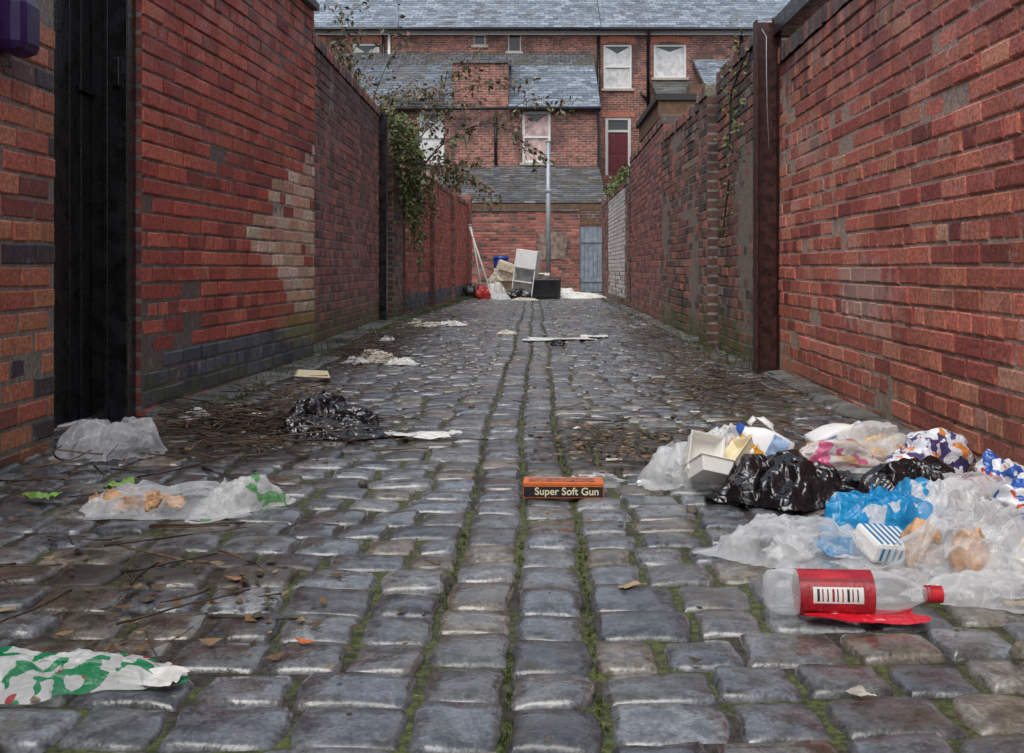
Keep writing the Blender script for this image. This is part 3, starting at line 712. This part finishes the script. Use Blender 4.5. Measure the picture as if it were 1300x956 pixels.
# left side litter
bag('plastic_bag',-1.45,3.64,(.26,.18,.10),Pw,21,rot=.2,amp=.09,tips=2)
film('plastic_bag',-1.43,3.60,.35,.26,.125,Pc,121,rot=.1,handles=1)
film('plastic_bag',-.97,2.83,.44,.26,.065,Pc,23,rot=.12)
film('plastic_bag',-.80,2.86,.26,.22,.085,Pg,24,rot=.9)
film('plastic_bag',-1.10,2.80,.20,.16,.045,Pw,124,rot=.4)
for i,(dx,dy,s) in enumerate(((-.14,-.02,.06),(-.08,-.05,.05),(-.02,-.04,.06),(-.19,.01,.045),(.04,-.03,.04),(-.11,.04,.05))):
    bag('bread_crust',-.97+dx,2.80+dy,(s*1.5,s*.9,s*.75),bread,60+i,rot=i*.7,amp=.12,tips=3,z=gz(-1,2.8)+.012,hi=False)
film('plastic_bag',-.79,1.68,.36,.20,.045,Pgr,25,rot=-.1,handles=2)
sheet('paper_scrap',-.60,1.66,.10,.05,paper,26,rot=-.3,h=.010)
bag('bin_bag',-.86,4.24,(.34,.24,.15),Pk,27,rot=.1,amp=.14,tips=5)
bag('bin_bag',-.70,4.16,(.24,.2,.10),Pk,28,rot=1,amp=.14,tips=4)
film('bin_bag',-.80,4.10,.46,.24,.08,Pk,128,rot=.1)
film('plastic_wrapper',-1.37,4.30,.17,.12,.07,Pw,29,nr=30,nt=80)
sheet('red_wrapper',-1.42,4.25,.1,.05,Pred,30,h=.01)
sheet('paper_sheet',-.44,4.08,.26,.10,paper,31,rot=-.08,h=.012,curl=.02,irr=.25)
sheet('paper_scrap',-1.17,2.98,.07,.045,let,32,h=.02)
sheet('paper_scrap',-1.33,2.85,.08,.06,let,33,h=.02)
for i,(x,y,s,hh) in enumerate(((-1.05,7.3,.28,.07),(-.90,7.1,.2,.05),(-1.15,7.55,.22,.06),(-1.2,7.1,.2,.05),(-1.2,11.6,.35,.05),(-.95,11.9,.4,.06),(-1.35,12.1,.25,.06),(-1.3,9.3,.14,.04))):
    film('crumpled_paper',x,y,s,s*.9,hh,paper if i%2 else paper2,70+i,rot=R.uniform(0,3),nr=30,nt=90,fold=2.0)
def tray(name,x,y,z,w,d,h,mat,rot=(0,0,0),lid=False):
    g=empty(name,(x,y,z),rot)
    def ring(s,zz,i=0): return [(-w/2*s+i,-d/2*s+i,zz),(w/2*s-i,-d/2*s+i,zz),(w/2*s-i,d/2*s-i,zz),(-w/2*s+i,d/2*s-i,zz)]
    V=ring(.8,0)+ring(.97,h)+ring(1.04,h)+ring(1.04,h-.004)+ring(.96,h-.003,.003)+ring(.79,.004,.003)
    F=[(3,2,1,0)]
    for i in range(4): F.append((i,(i+1)%4,4+(i+1)%4,4+i))
    for i in range(4):
        j=(i+1)%4
        F.append((12+i,12+j,8+j,8+i)); F.append((8+i,8+j,16+j,16+i)); F.append((16+i,16+j,20+j,20+i)); F.append((4+i,4+j,12+j,12+i))
    F.append((20,21,22,23))
    ob=mesh('tray',V,F,mat,parent=g); b=ob.modifiers.new('b','BEVEL'); b.width=.003; b.segments=2; b.limit_method='ANGLE'
    if lid:
        l=mesh('lid',V,F,mat,parent=g); l.location=(0,d*.5,h+d*.42); l.rotation_euler=(math.radians(105),0,0)
        b=l.modifiers.new('b','BEVEL'); b.width=.003; b.segments=2
    return g
tray('food_tray',-1.25,5.95,gz(-1.25,5.95)+.06,.20,.13,.04,foamy,(math.pi-.1,.08,.3))
gb=empty('toy_box',(.08,3.07,gz(.08,3.07)+.003),(0,0,-.03))
orange=simple('orange_card',(.75,.17,.03),.4,.12,30,.05); blk=simple('black_print',(.014,.013,.014),.35,.1,30,0); crm=simple('cream_print',(.8,.72,.5),.5,.05,30,0)
box('carton',-.115,.115,-.04,.04,0,.045,orange,gb,.0015)
box('front_label',-.113,.113,-.0416,-.0404,.004,.038,blk,gb)
box('top_window',-.10,.09,-.03,.028,.0456,.0464,simple('box_top_print',(.45,.12,.05),.35,.7,60,0),gb)
box('top_flap_line',-.11,.11,.033,.0345,.0456,.0462,crm,gb)
box('label_stripe',-.112,.112,-.0424,-.0417,.0335,.037,orange,gb)
cu=bpy.data.curves.new('lettering','FONT'); cu.body='Super Soft Gun'; cu.size=.0295; cu.extrude=.0003; cu.align_x='CENTER'; cu.offset=.0005
cu.materials.append(crm); to=bpy.data.objects.new('lettering',cu); link(to,gb); to.location=(.01,-.0423,.0105); to.rotation_euler=(math.pi/2,0,0)
film('plastic_wrapper',.20,3.28,.12,.08,.025,Pcc,35,nr=26,nt=70)
sheet('paper_scrap',.33,3.2,.05,.03,paper,36,h=.006)

# right side litter
bag('plastic_bag',.46,3.28,(.17,.17,.11),Pw,40,rot=.3,amp=.10,tips=2)
film('plastic_bag',.45,3.25,.28,.28,.125,Pc,140,rot=.3)
bag('plastic_bag',.57,3.40,(.22,.18,.14),Pw,41,rot=1.3,amp=.10,tips=2)
film('plastic_bag',.62,3.42,.30,.26,.15,Pw,141,rot=1.3)
tray('food_box',.50,3.06,gz(.5,3.06)+.045,.11,.11,.045,foam,(-.5,.25,.3),True)
bag('food_wrapper',.64,3.26,(.12,.1,.09),Pye,42,amp=.12,tips=3,z=.06,hi=False)
tray('food_tray',.60,3.14,.10,.12,.09,.03,foamy,(-.4,-.6,.8))
bag('bin_bag',.71,3.02,(.33,.24,.13),Pk,43,rot=-.2,amp=.13,tips=5,tipk=.4)
film('bin_bag',.69,2.96,.36,.28,.12,Pk,143,rot=.2)
bag('bin_bag',1.04,2.93,(.32,.26,.12),Pk,44,rot=.5,amp=.13,tips=5,tipk=.4)
film('bin_bag',1.02,2.86,.38,.28,.12,Pk,144,rot=-.3)
bag('bread_bag',.87,3.08,(.27,.15,.08),Pbr,45,rot=.15,amp=.08,tips=3,z=.09)
bag('food_wrapper',1.12,3.42,(.20,.16,.11),Pye,146,rot=.4,amp=.1,tips=2,hi=False)
film('plastic_bag',1.10,3.40,.36,.28,.15,Pc,46,rot=.4)
bag('snack_bag',1.19,3.18,(.28,.14,.15),Pcr,47,rot=.1,amp=.07,tips=2,z=.03,f1=2)
bag('snack_bag',1.29,2.97,(.16,.12,.12),Pcr2,48,rot=.1,amp=.07,tips=2,z=.03,f1=2)
bag('bread_bag',1.17,2.84,(.16,.12,.08),Pbr,149,rot=.6,amp=.08,tips=2,z=.03,hi=False)
film('plastic_bag',1.18,2.80,.30,.24,.10,Pc,49,rot=.1)
bag('snack_bag',1.23,2.66,(.13,.14,.13),Pcr2,50,rot=.3,amp=.06,tips=2,f1=2)
film('plastic_bag',.80,2.47,.36,.26,.12,Pb,51,rot=.15)
film('plastic_bag',.88,2.56,.30,.24,.13,Pb,151,rot=1.2)
bag('food_wrapper',.58,2.40,(.16,.13,.05),Pw,152,rot=.6,amp=.1,tips=2,hi=False)
film('plastic_bag',.60,2.38,.38,.32,.085,Pc,52,rot=-.3,handles=3)
fc=empty('food_carton',(.76,2.33,.035),(.35,.15,.35))
stb=simple('blue_print',(.02,.25,.55),.4)
box('body',-.06,.06,-.045,.045,0,.05,whitepl,fc,.01)
for i in range(7): box('stripe_%d'%i,-.052+i*.016,-.046+i*.016,-.040,.040,.0505,.0512,stb,fc)
for i in range(6): box('side_stripe_%d'%i,-.046+i*.016,-.040+i*.016,-.0460,-.0452,.010,.040,stb,fc)
bag('plastic_bag',1.00,2.54,(.22,.18,.10),Pw,54,rot=.9,amp=.10,tips=3)
film('plastic_bag',1.0,2.50,.38,.32,.135,Pw,154,rot=.9)
bag('bread_loaf',.895,2.17,(.09,.09,.11),bread,55,amp=.05,tips=0,z=.02,hi=False)
bag('bread_loaf',.83,2.30,(.09,.07,.10),bread,56,amp=.05,tips=0,z=.02,hi=False)
bag('food_wrapper',1.0,2.16,(.10,.12,.09),Pye,157,amp=.1,tips=2,hi=False)
film('plastic_bag',.92,2.19,.42,.32,.145,Pcc,57,rot=.1,handles=3)
film('plastic_bag',.96,2.26,.34,.28,.15,Pc,257,rot=1.9,handles=2)
film('plastic_bag',1.12,2.26,.32,.32,.14,Pc,58,rot=.8)
bag('crumpled_paper',1.12,2.26,(.18,.16,.10),paper,158,amp=.12,tips=2,hi=False)
film('plastic_bag',.90,2.05,.36,.18,.05,Pc,59,rot=.05,handles=3)
film('plastic_bag',1.08,2.02,.28,.22,.08,Pc,159,rot=.5)
sheet('red_wrapper',.60,1.945,.20,.06,Pred,61,rot=-.05,h=.008,curl=.003)
def milk_jug(x,y,z,rot,capc=(.03,.12,.5)):
    g=empty('milk_bottle',(x,y,z),rot)
    prof=[(.0,.036,.036),(.006,.045,.045),(.075,.046,.046),(.085,.044,.044),(.11,.040,.040),(.14,.028,.028),(.155,.019,.019),(.17,.018,.018)]
    V=[];F=[];n=24
    for (h,a,b) in prof:
        e=.35 if h<.12 else (.6 if h<.15 else 1)
        for k in range(n):
            t=2*math.pi*k/n; c,s=math.cos(t),math.sin(t)
            V.append((a*math.copysign(abs(c)**e,c),b*math.copysign(abs(s)**e,s),h))
    for i in range(len(prof)-1):
        for k in range(n): k2=(k+1)%n; F.append((i*n+k,i*n+k2,(i+1)*n+k2,(i+1)*n+k))
    F.append(tuple(range(n))[::-1]); F.append(tuple((len(prof)-1)*n+k for k in range(n)))
    mesh('body',V,F,whitepl,parent=g,smooth=True)
    A=Acc(); tube(A,[(.03,0,.155),(.055,0,.15),(.066,0,.125),(.062,0,.09),(.044,0,.075)],[.009,.010,.010,.010,.009],8); A.build('handle',whitepl,g,smooth=True)
    A=Acc(); tube(A,[(0,0,.165),(0,0,.186)],[.02,.02],20); A.build('cap',simple('bottle_cap',capc,.35),g)
    box('label',-.034,.034,-.0485,-.0455,.02,.075,simple('milk_label',(.35,.5,.75),.5,.5,40,0),g)
milk_jug(.81,3.42,.055,(-.45,-1.0,.4))
milk_jug(.90,3.46,.07,(.3,1.15,.5),(.6,.6,.62))
def soda(x,y,z,rot):
    g=empty('drink_bottle',(x,y,z),rot)
    prof=[(.0,.012),(.002,.028),(.01,.038),(.03,.043),(.055,.044),(.06,.0425),(.2,.0425),(.205,.044),(.23,.042),(.26,.032),(.285,.019),(.297,.0135),(.312,.0135)]
    V=[];F=[];n=40
    for (h,r) in prof:
        for k in range(n):
            t=2*math.pi*k/n; rr=r*(1+(.05*math.cos(5*t) if h<.02 else 0)); V.append((h,rr*math.cos(t),rr*math.sin(t)*(.96)))
    for i in range(len(prof)-1):
        for k in range(n): k2=(k+1)%n; F.append((i*n+k,(i+1)*n+k,(i+1)*n+k2,i*n+k2))
    t=NT('clear_pet'); t.base((.78,.83,.85)); t.rough(.05); t.b.inputs['Specular IOR Level'].default_value=1.0; tp=t.n('ShaderNodeBsdfTransparent'); mx=t.n('ShaderNodeMixShader')
    t.bump(t.noise(35,2),.5,.006)
    fr=t.n('ShaderNodeLayerWeight'); fr.inputs[0].default_value=.35
    t.set(mx.inputs[0],t.ramp(fr.outputs['Facing'],.0,.9,.80,.2)); t.t.links.new(t.b.outputs[0],mx.inputs[1]); t.t.links.new(tp.outputs[0],mx.inputs[2]); t.t.links.new(mx.outputs[0],t.out.inputs[0])
    mesh('body',V,F,t.m,parent=g,smooth=True)
    redl=simple('red_label',(.42,.018,.03),.35,.35,25,.2); wl=simple('label_white',(.74,.72,.70),.45,.1,30,0)
    def cyl(nm,h0,h1,r,t0,t1,mat,m=28):
        V=[];F=[]
        for i in range(m+1):
            t=t0+(t1-t0)*i/m
            V+= [(h0,r*math.cos(t),r*math.sin(t)*.96),(h1,r*math.cos(t),r*math.sin(t)*.96)]
        F=[(2*i,2*i+2,2*i+3,2*i+1) for i in range(m)]
        mesh(nm,V,F,mat,parent=g,smooth=True)
    cyl('label',.062,.198,.0436,0,2*math.pi,redl,40)
    f=math.radians
    cyl('label_panel',.085,.176,.0442,f(150),f(190),wl)
    for i in range(9): cyl('barcode_%d'%i,.092+i*.009,.0945+i*.009+(.002 if i%3==0 else 0),.0446,f(155),f(185),redl if i%2 else blk,8)
    cyl('label_band',.062,.198,.0441,f(128),f(136),simple('dark_red_print',(.25,.01,.02),.4),8)
    A=Acc(); 
    tube(A,[(.305,0,0),(.328,0,0)],[.0165,.0155],24); A.build('cap',simple('red_cap',(.6,.02,.03),.35),g)
    A=Acc(); tube(A,[(.298,0,0),(.302,0,0)],[.0165,.0165],20); A.build('cap_ring',simple('red_ring',(.6,.02,.03),.35),g)
soda(.425,1.99,gz(.55,2)+.043,(0,0,-.06))

# end-of-alley rubbish
def shelf(x,y,z,rot):
    g=empty('shelving_unit',(x,y,z),rot); w,d,h=.46,.34,1.02
    box('side_1',-w/2,-w/2+.02,-d/2,d/2,0,h,M['white'],g); box('side_2',w/2-.02,w/2,-d/2,d/2,0,h,M['white'],g)
    for i,zz in enumerate((0,.34,.62,h-.02)): box('shelf_%d'%i,-w/2+.021,w/2-.021,-d/2,d/2,zz,zz+.02,M['white'],g)
    box('back',-w/2+.021,w/2-.021,d/2-.012,d/2-.002,.021,h-.021,M['curtain'],g)
    box('door',-w/2+.0,w/2-.0,-d/2-.02,-d/2-.003,.64,h,M['white'],g,.003)
shelf(-.27,22.4,.02,(.0,.14,-.25))
def carton(x,y,z,w,d,h,rot,mat,nm='cardboard_box'):
    g=empty(nm,(x,y,z),rot)
    box('body',-w/2,w/2,-d/2,d/2,0,h,mat,g,.004)
    box('flap_1',-w/2,w/2,-d/2-.02-d*.25,-d/2,h-.004,h+.0,mat,g,rot=(-.5,0,0)); box('flap_2',-w/2,w/2,d/2,d/2+d*.4,h-.004,h,mat,g,rot=(.7,0,0))
    box('tape',-.03,.03,-d/2-.002,d/2+.002,h+.001,h+.003,paper2,g)
carton(-.68,22.9,.0,.5,.4,.36,(0,.0,.3),card); carton(.05,23.2,.0,.4,.4,.5,(0,0,-.2),paper2)
carton(-.72,23.1,.37,.4,.3,.2,(0,.3,.3),paper2)
box('mattress',-.95,-.45,23.35,23.5,.02,.80,simple('beige_fabric',(.55,.47,.36),.9,.3,6,.4),None,.05,rot=(.12,.35,0))
def tvset(x,y,rot):
    g=empty('television',(x,y,gz(x,y)),(0,0,rot)); 
    box('case',-.30,.30,-.12,.22,.03,.42,simple('tv_case',(.02,.02,.02),.4,.3,20,.1),g,.02); box('screen',-.25,.25,-.128,-.121,.1,.38,simple('tv_screen',(.015,.017,.02),.15,.1,5,0),g); box('foot',-.2,.2,-.1,.15,0,.03,M['blackpaint'],g)
tvset(.22,22.3,-.08)
bag('bin_bag',-.42,21.9,(.5,.4,.24),Pk,81,amp=.13,hi=False); bag('bin_bag',-1.25,22.6,(.5,.4,.3),Pk,82,amp=.13,hi=False)
bag('red_carrier_bag',-1.08,22.0,(.30,.25,.28),plastic('red_polythene',(.60,.03,.02),0,.3),83,amp=.1,hi=False)
film('plastic_bag',-.70,21.8,.5,.4,.12,Pw,84,nr=30,nt=80)
film('white_sheet',.95,22.5,1.1,.8,.14,paper,85,nr=30,nt=80); film('white_sheet',.65,22.9,.6,.6,.22,paper,86,nr=30,nt=80)
film('white_sheet',-.85,22.6,.5,.5,.36,paper,88,nr=30,nt=80); film('crumpled_paper',-.2,21.6,.6,.3,.06,paper2,89,nr=30,nt=80)
bag('crumpled_paper',-.85,23.0,(.5,.4,.55),paper2,87,amp=.12,hi=False)
def bin_(x,y):
    g=empty('plastic_bin',(x,y,0)); m=simple('blue_plastic',(.01,.06,.35),.4,.2,8,.05)
    A=Acc(); tube(A,[(0,0,0),(0,0,.88)],[.13,.17],20); A.build('body',m,g); A=Acc(); tube(A,[(0,0,.88),(0,0,.93)],[.19,.17],20); A.build('lid',m,g)
bin_(-.78,23.9)
for (xa,xb,rr) in ((-1.44,-.92,.018),(-1.40,-1.12,.014)):
    lg=empty('leaning_pole',(xb,22.6,.03)); dx=xa-xb
    pipe('shaft',[(0,0,0),(dx,.35,1.55)],rr,M['white'],lg); pipe('end_cap',[(dx*.985,.345,1.53),(dx*1.01,.353,1.57)],rr*1.5,M['galv'],lg)
sheet('white_streak_sheet',.22,9.7,.6,.35,paper,90,h=.010); sheet('paper_scrap',.55,9.9,.25,.2,paper,91,h=.012)  # first sheet is a flat white piece standing in for the watery white streak
film('crumpled_paper',-.3,10.6,.2,.16,.04,paper2,92,nr=20,nt=60); bag('plastic_wrapper',.18,9.0,(.12,.1,.06),Pk,93,hi=False)
for i in range(36):
    x=R.uniform(-1.4,1.25); y=R.uniform(1.6,16)
    sheet('paper_scrap',x,y,R.uniform(.02,.06),R.uniform(.015,.04),R.choice([paper,paper2,card]),100+i,rot=R.uniform(0,3),h=.004,n=10)
bag('stone',.82,1.74,(.09,.08,.045),simple('buff_stone',(.16,.14,.10),.5,.5,30,.5),95,amp=.05,tips=0,hi=False)
pb=simple('pebble',(.12,.1,.08),.7)
for i,(x,y) in enumerate(((.42,2.85),(-.3,5.0),(.6,4.6),(-.52,3.2),(.35,3.9))):
    bag('stone',x,y,(.03,.03,.02),pb,130+i,amp=.05,tips=0,hi=False)

# ---------------------------------------------------------------- twigs and leaf litter
vm=NT('litter_organic'); at=vm.n('ShaderNodeAttribute'); at.attribute_name='Col'; vm.base(vm.mix(1,at.outputs['Color'],vm.gray(vm.ramp(vm.noise(80,2),.3,.7,.7,1.25)),'MULTIPLY')); vm.rough(.5)
T=Acc(); Lf=Acc()
tw=[(.06,.037,.024),(.10,.063,.038),(.17,.115,.07),(.035,.024,.016)]
def twig(x,y,L,r,a=None,lift=.01):
    a=R.uniform(0,6.28) if a is None else a; pts=[]; n=5; px,py=x,y
    z0=gz(x,y)+r+R.uniform(0,lift); sl=R.uniform(-.1,.15)
    for i in range(n):
        pts.append((px,py,max(gz(px,py)+r*.5,z0+sl*L*i/n))); a+=R.uniform(-.3,.3); px+=math.cos(a)*L/n; py+=math.sin(a)*L/n
    if any(p[0]<-1.62 or p[0]>1.36 for p in pts): return
    tube(T,pts,[r*(1-.12*i) for i in range(n)],4,R.choice(tw))
def leaf(x,y,s,c=None,up=.004):
    a=R.uniform(0,6.28); ca,sa=math.cos(a)*s,math.sin(a)*s; z=gz(x,y)+up+R.uniform(0,.006); k=.55
    t=R.uniform(-.4,.4)*s; b=R.uniform(0,.5)*s
    V=[(x-ca,y-sa,z+b),(x+sa*k,y-ca*k,z+t*.5+.002),(x+ca,y+sa,z+abs(t)),(x-sa*k,y+ca*k,z)]
    Lf.add(V,[(0,1,2),(0,2,3)],c or R.choice([(.13,.07,.03),(.08,.05,.025),(.04,.027,.016),(.20,.11,.04),(.07,.06,.03),(.28,.20,.10)]))
zones=[(-1.12,4.3,.40,.30,520,420),(-1.05,3.75,.4,.25,110,160),(-1.2,5.1,.3,.5,120,180),(-1.25,7.6,.3,1.0,280,320),(-1.3,10,.35,2.2,240,400),(-1.1,12.5,.35,2,120,250),
       (.27,3.95,.28,.5,16,420),(.95,5.4,.35,.9,180,350),(1.1,7.2,.25,1.2,90,260),(1.1,10,.25,2,110,300),(1.1,14,.25,2.5,80,200),(-.8,2.25,.4,.25,14,60),(.9,3.9,.4,.4,30,120),(0,8,1.1,5,30,240),(-1.4,3.2,.2,.6,14,70),(-.55,1.95,.35,.3,8,70)]
for (cx,cy,sx,sy,nt,nl) in zones:
    for _ in range(nt):
        x=R.gauss(cx,sx*.55); y=R.gauss(cy,sy*.55)
        if -1.62<x<1.33: twig(x,y,R.uniform(.05,.30),R.uniform(.0014,.0042),lift=.06)
    for _ in range(nl):
        x=R.gauss(cx,sx*.6); y=R.gauss(cy,sy*.6)
        if -1.62<x<1.36: leaf(x,y,R.uniform(.006,.022))
twig(-1.05,3.35,.55,.006,-.75); twig(-.95,2.62,.3,.005,-.12); twig(-1.2,3.2,.35,.004,.2); twig(-.75,1.9,.3,.003,.25); twig(-.6,1.95,.2,.003,.5); twig(-1.0,3.9,.6,.005,.15)
twig(.9,3.7,.4,.004,2.6); twig(-.85,3.9,.5,.004,2.9); twig(-.9,3.6,.35,.003,-2.6)
for (x,y,c,s) in ((-.40,1.84,(.55,.12,.02),.022),(-1.17,3.0,(.5,.15,.03),.03),(.07,2.6,(.25,.09,.04),.03),(-.62,2.2,(.35,.16,.08),.025),(-.2,3.3,(.3,.12,.05),.015),(.35,2.5,(.3,.2,.08),.015)): leaf(x,y,s,c,.006)
for _ in range(500): leaf(R.uniform(-1.5,1.3),R.uniform(1.3,6),R.uniform(.002,.009))
T.build('fallen_twigs',vm.m,smooth=True); Lf.build('leaf_litter',vm.m)

G=Acc()
def tuft(x,y,z,h,n=8,cs=((.06,.085,.02),(.09,.11,.025),(.04,.06,.015))):
    for _ in range(n):
        a=R.uniform(0,6.28); l=h*R.uniform(.5,1.1); lean=R.uniform(.1,.7)*l; w=.0012+h*.02
        bx,by=x+R.gauss(0,h*.25),y+R.gauss(0,h*.25); dx,dy=math.cos(a),math.sin(a)
        V=[(bx-dy*w,by+dx*w,z),(bx+dy*w,by-dx*w,z),(bx+dx*lean*.4+dy*w*.7,by+dy*lean*.4-dx*w*.7,z+l*.6),(bx+dx*lean*.4-dy*w*.7,by+dy*lean*.4+dx*w*.7,z+l*.6),(bx+dx*lean,by+dy*lean,z+l*.85)]
        G.add(V,[(0,1,2,3),(3,2,4)],R.choice(cs))
for _ in range(1100):
    y=1.3+R.random()**1.5*14; x=R.choice([colx(-.190,y),colx(-.048,y),colx(.095,y)])+R.gauss(0,.004)
    if noise.noise(Vector((x*3,y*1.5,5)))>.0: tuft(x,y,gz(x,y)-.014,R.uniform(.006,.015),6)
for _ in range(620):
    y=R.uniform(4.5,23); x=-1.50+R.uniform(-.02,.1) if y<7.2 else -1.6+R.uniform(-.12,.12)
    if y>13: x=-1.6+.02*(y-13)+R.uniform(-.05,.1)
    tuft(x,y,gz(x,y),R.uniform(.02,.08),7,((.09,.14,.03),(.13,.17,.04),(.06,.09,.02)))
for _ in range(250):
    y=R.uniform(6.5,23); tuft(1.32+R.uniform(-.08,.08),y,gz(1.3,y),R.uniform(.02,.07),6)
G.build('grass_tufts',vm.m)

def shrub(name,base,stems,leafcols,leafn,leafs,seed,depth=3,droop=.35,bcol=(.06,.045,.035)):
    r=random.Random(seed); B=Acc(); L=Acc()
    def leafat(p,s):
        d=Vector((r.uniform(-1,1),r.uniform(-1,1),r.uniform(-1.6,.1))).normalized(); w=d.orthogonal().normalized(); w=(Matrix.Rotation(r.uniform(0,6.28),3,d)@w)*s*.24
        p=Vector(p); V=[p,p+d*s*.5+w,p+d*s,p+d*s*.5-w]; L.add([tuple(v) for v in V],[(0,1,2,3)],r.choice(leafcols))
    def br(p,d,l,rad,k):
        pts=[tuple(p)]; n=6; q=Vector(p); d=Vector(d).normalized(); seg=[]
        for i in range(n):
            d=(d+Vector((r.gauss(0,.13),r.gauss(0,.13),r.gauss(0,.1)-droop*.3*(i/n)*(1 if k<depth else .5)))).normalized()
            q=q+d*l/n; pts.append(tuple(q)); seg.append((Vector(q),Vector(d)))
        tube(B,pts,[rad*(1-.1*i) for i in range(n+1)],5,bcol)
        if k>0:
            for (a,dd) in seg[1:]:
                if r.random()<.8:
                    nd=(dd+Vector((r.uniform(-1,1),r.uniform(-1,1),r.uniform(-.9,.6)))*.8).normalized(); br(a,nd,l*r.uniform(.35,.6),rad*.5,k-1)
        if k<=1:
            for (a,dd) in seg:
                for _ in range(leafn):
                    leafat(a+Vector((r.gauss(0,.03),r.gauss(0,.03),r.gauss(0,.03))),r.uniform(.5,1.2)*leafs)
        if k==0 and r.random()<.5:
            e=seg[-1][0]
            for q in range(16): leafat(e+Vector((r.gauss(0,.012),r.gauss(0,.012),-q*.012)),.03)
    root=empty(name,base)
    for (off,d,l,rad) in stems: br(Vector(off),d,l,rad,depth)
    B.build('branches',vm.m,root,smooth=True); L.build('leaves',vm.m,root); return root
browns=[(.11,.09,.04),(.18,.11,.06),(.09,.11,.04),(.07,.09,.03),(.24,.12,.09)]
shrub('buddleia_bush',(-2.15,13.3,1.9),[((0,0,-.6),(.35,0,1),1.7,.018),((.05,.1,-.6),(.9,-.1,1),2.0,.016),((0,.2,-.6),(.6,.3,1),2.1,.016),((-.1,0,-.6),(-.15,0,1),2.3,.016),((.1,-.1,0),(1,.0,.6),1.2,.012)],browns,3,.09,5,2,.5)
greens=[(.09,.14,.035),(.13,.18,.045),(.06,.09,.025),(.17,.17,.06)]
def climber(name,pts,n,spread,s,cols,seed,strands=0):
    r=random.Random(seed); A=Acc()
    tube(A,pts,[.008]*len(pts),5,(.06,.045,.03))
    def lf(p):
        d=Vector((r.uniform(-1,1),r.uniform(-1,.2),r.uniform(-1,.3))).normalized(); w=d.cross(Vector((r.uniform(-1,1),r.uniform(-1,1),r.uniform(-1,1)))).normalized()*s*.42; q=s*r.uniform(.6,1.3)
        A.add([tuple(p),tuple(p+d*q*.45+w),tuple(p+d*q),tuple(p+d*q*.45-w)],[(0,1,2,3)],r.choice(cols))
    for _ in range(n):
        i=r.randrange(len(pts)-1); t=r.random(); lf(Vector(pts[i]).lerp(Vector(pts[i+1]),t)+Vector((r.gauss(0,spread[0]),r.gauss(0,spread[1]),r.gauss(0,spread[2]))))
    for _ in range(strands):
        i=r.randrange(len(pts)-1); p=Vector(pts[i]).lerp(Vector(pts[i+1]),r.random())+Vector((.04,r.gauss(0,spread[1]),0)); L=r.uniform(.3,1.0); q=[tuple(p)]
        vx=r.uniform(.05,.3)
        for k in range(8):
            t=(k+1)/8; p=p+Vector((vx*(1-t)*.25+r.gauss(0,.01),r.gauss(0,.02),-L/8)); q.append(tuple(p))
            for _ in range(5): lf(p+Vector((r.gauss(0,.02),r.gauss(0,.02),r.gauss(0,.03))))
        tube(A,q,[.003]*9,4,(.07,.05,.03))
    return A.build(name,vm.m)
climber('ivy',[(-1.72,13.5,2.5),(-1.68,13.8,2.2),(-1.66,13.9,1.8),(-1.66,14.0,1.45)],1100,(.09,.3,.14),.055,greens,3,14)
climber('ivy',[(-1.85,12.6,2.55),(-1.8,14.5,2.35),(-1.8,16.2,2.25)],1200,(.10,.3,.10),.055,greens+browns,4,26)
climber('wall_weeds',[(1.55,17.3,2.25),(1.55,19,2.2),(1.55,21,2.2)],700,(.09,.5,.07),.06,greens,6,6)
climber('wall_weeds',[(1.40,7.0,2.1),(1.38,7.5,1.9),(1.385,7.6,1.5)],160,(.02,.2,.25),.03,greens,7)
climber('wall_weeds',[(1.40,7.7,1.3),(1.39,7.9,.9)],80,(.015,.2,.25),.03,greens,8)
climber('wall_weeds',[(-4.6,32.1,5.6),(-3.6,31.9,5.9),(-2.7,31.8,5.6)],500,(.2,.2,.2),.11,browns,9)

# ---------------------------------------------------------------- light & camera
w=bpy.data.worlds.new('World'); SC.world=w; w.use_nodes=True; nt=w.node_tree
bg=nt.nodes['Background']; sky=nt.nodes.new('ShaderNodeTexSky'); sky.sky_type='NISHITA'; sky.sun_disc=False
sky.sun_elevation=math.radians(58); sky.sun_rotation=math.radians(200); sky.dust_density=3; sky.air_density=1.2
hs=nt.nodes.new('ShaderNodeHueSaturation'); hs.inputs['Saturation'].default_value=.45; hs.inputs['Value'].default_value=1.3
nt.links.new(sky.outputs[0],hs.inputs['Color']); nt.links.new(hs.outputs[0],bg.inputs[0]); bg.inputs[1].default_value=.15
sd=bpy.data.lights.new('sun','SUN'); sd.energy=1.1; sd.angle=math.radians(40); sd.color=(1,.99,.97)
so=bpy.data.objects.new('sun',sd); link(so)
el,az=math.radians(58),math.radians(200)
d=Vector((math.sin(az)*math.cos(el),math.cos(az)*math.cos(el),math.sin(el)))
so.rotation_euler=d.to_track_quat('Z','Y').to_euler()
cd=bpy.data.cameras.new('camera'); cam=bpy.data.objects.new('camera',cd); link(cam); SC.camera=cam
cam.location=(0,0,.65+.012); cam.rotation_euler=(math.pi/2,0,0)
cd.sensor_width=36; cd.lens=36*1350/1300; cd.shift_x=-30/1300; cd.shift_y=-138/1300; cd.clip_start=.05; cd.clip_end=1000
SC.view_settings.view_transform='Standard'; SC.view_settings.look='None'; SC.view_settings.exposure=0; SC.view_settings.gamma=1
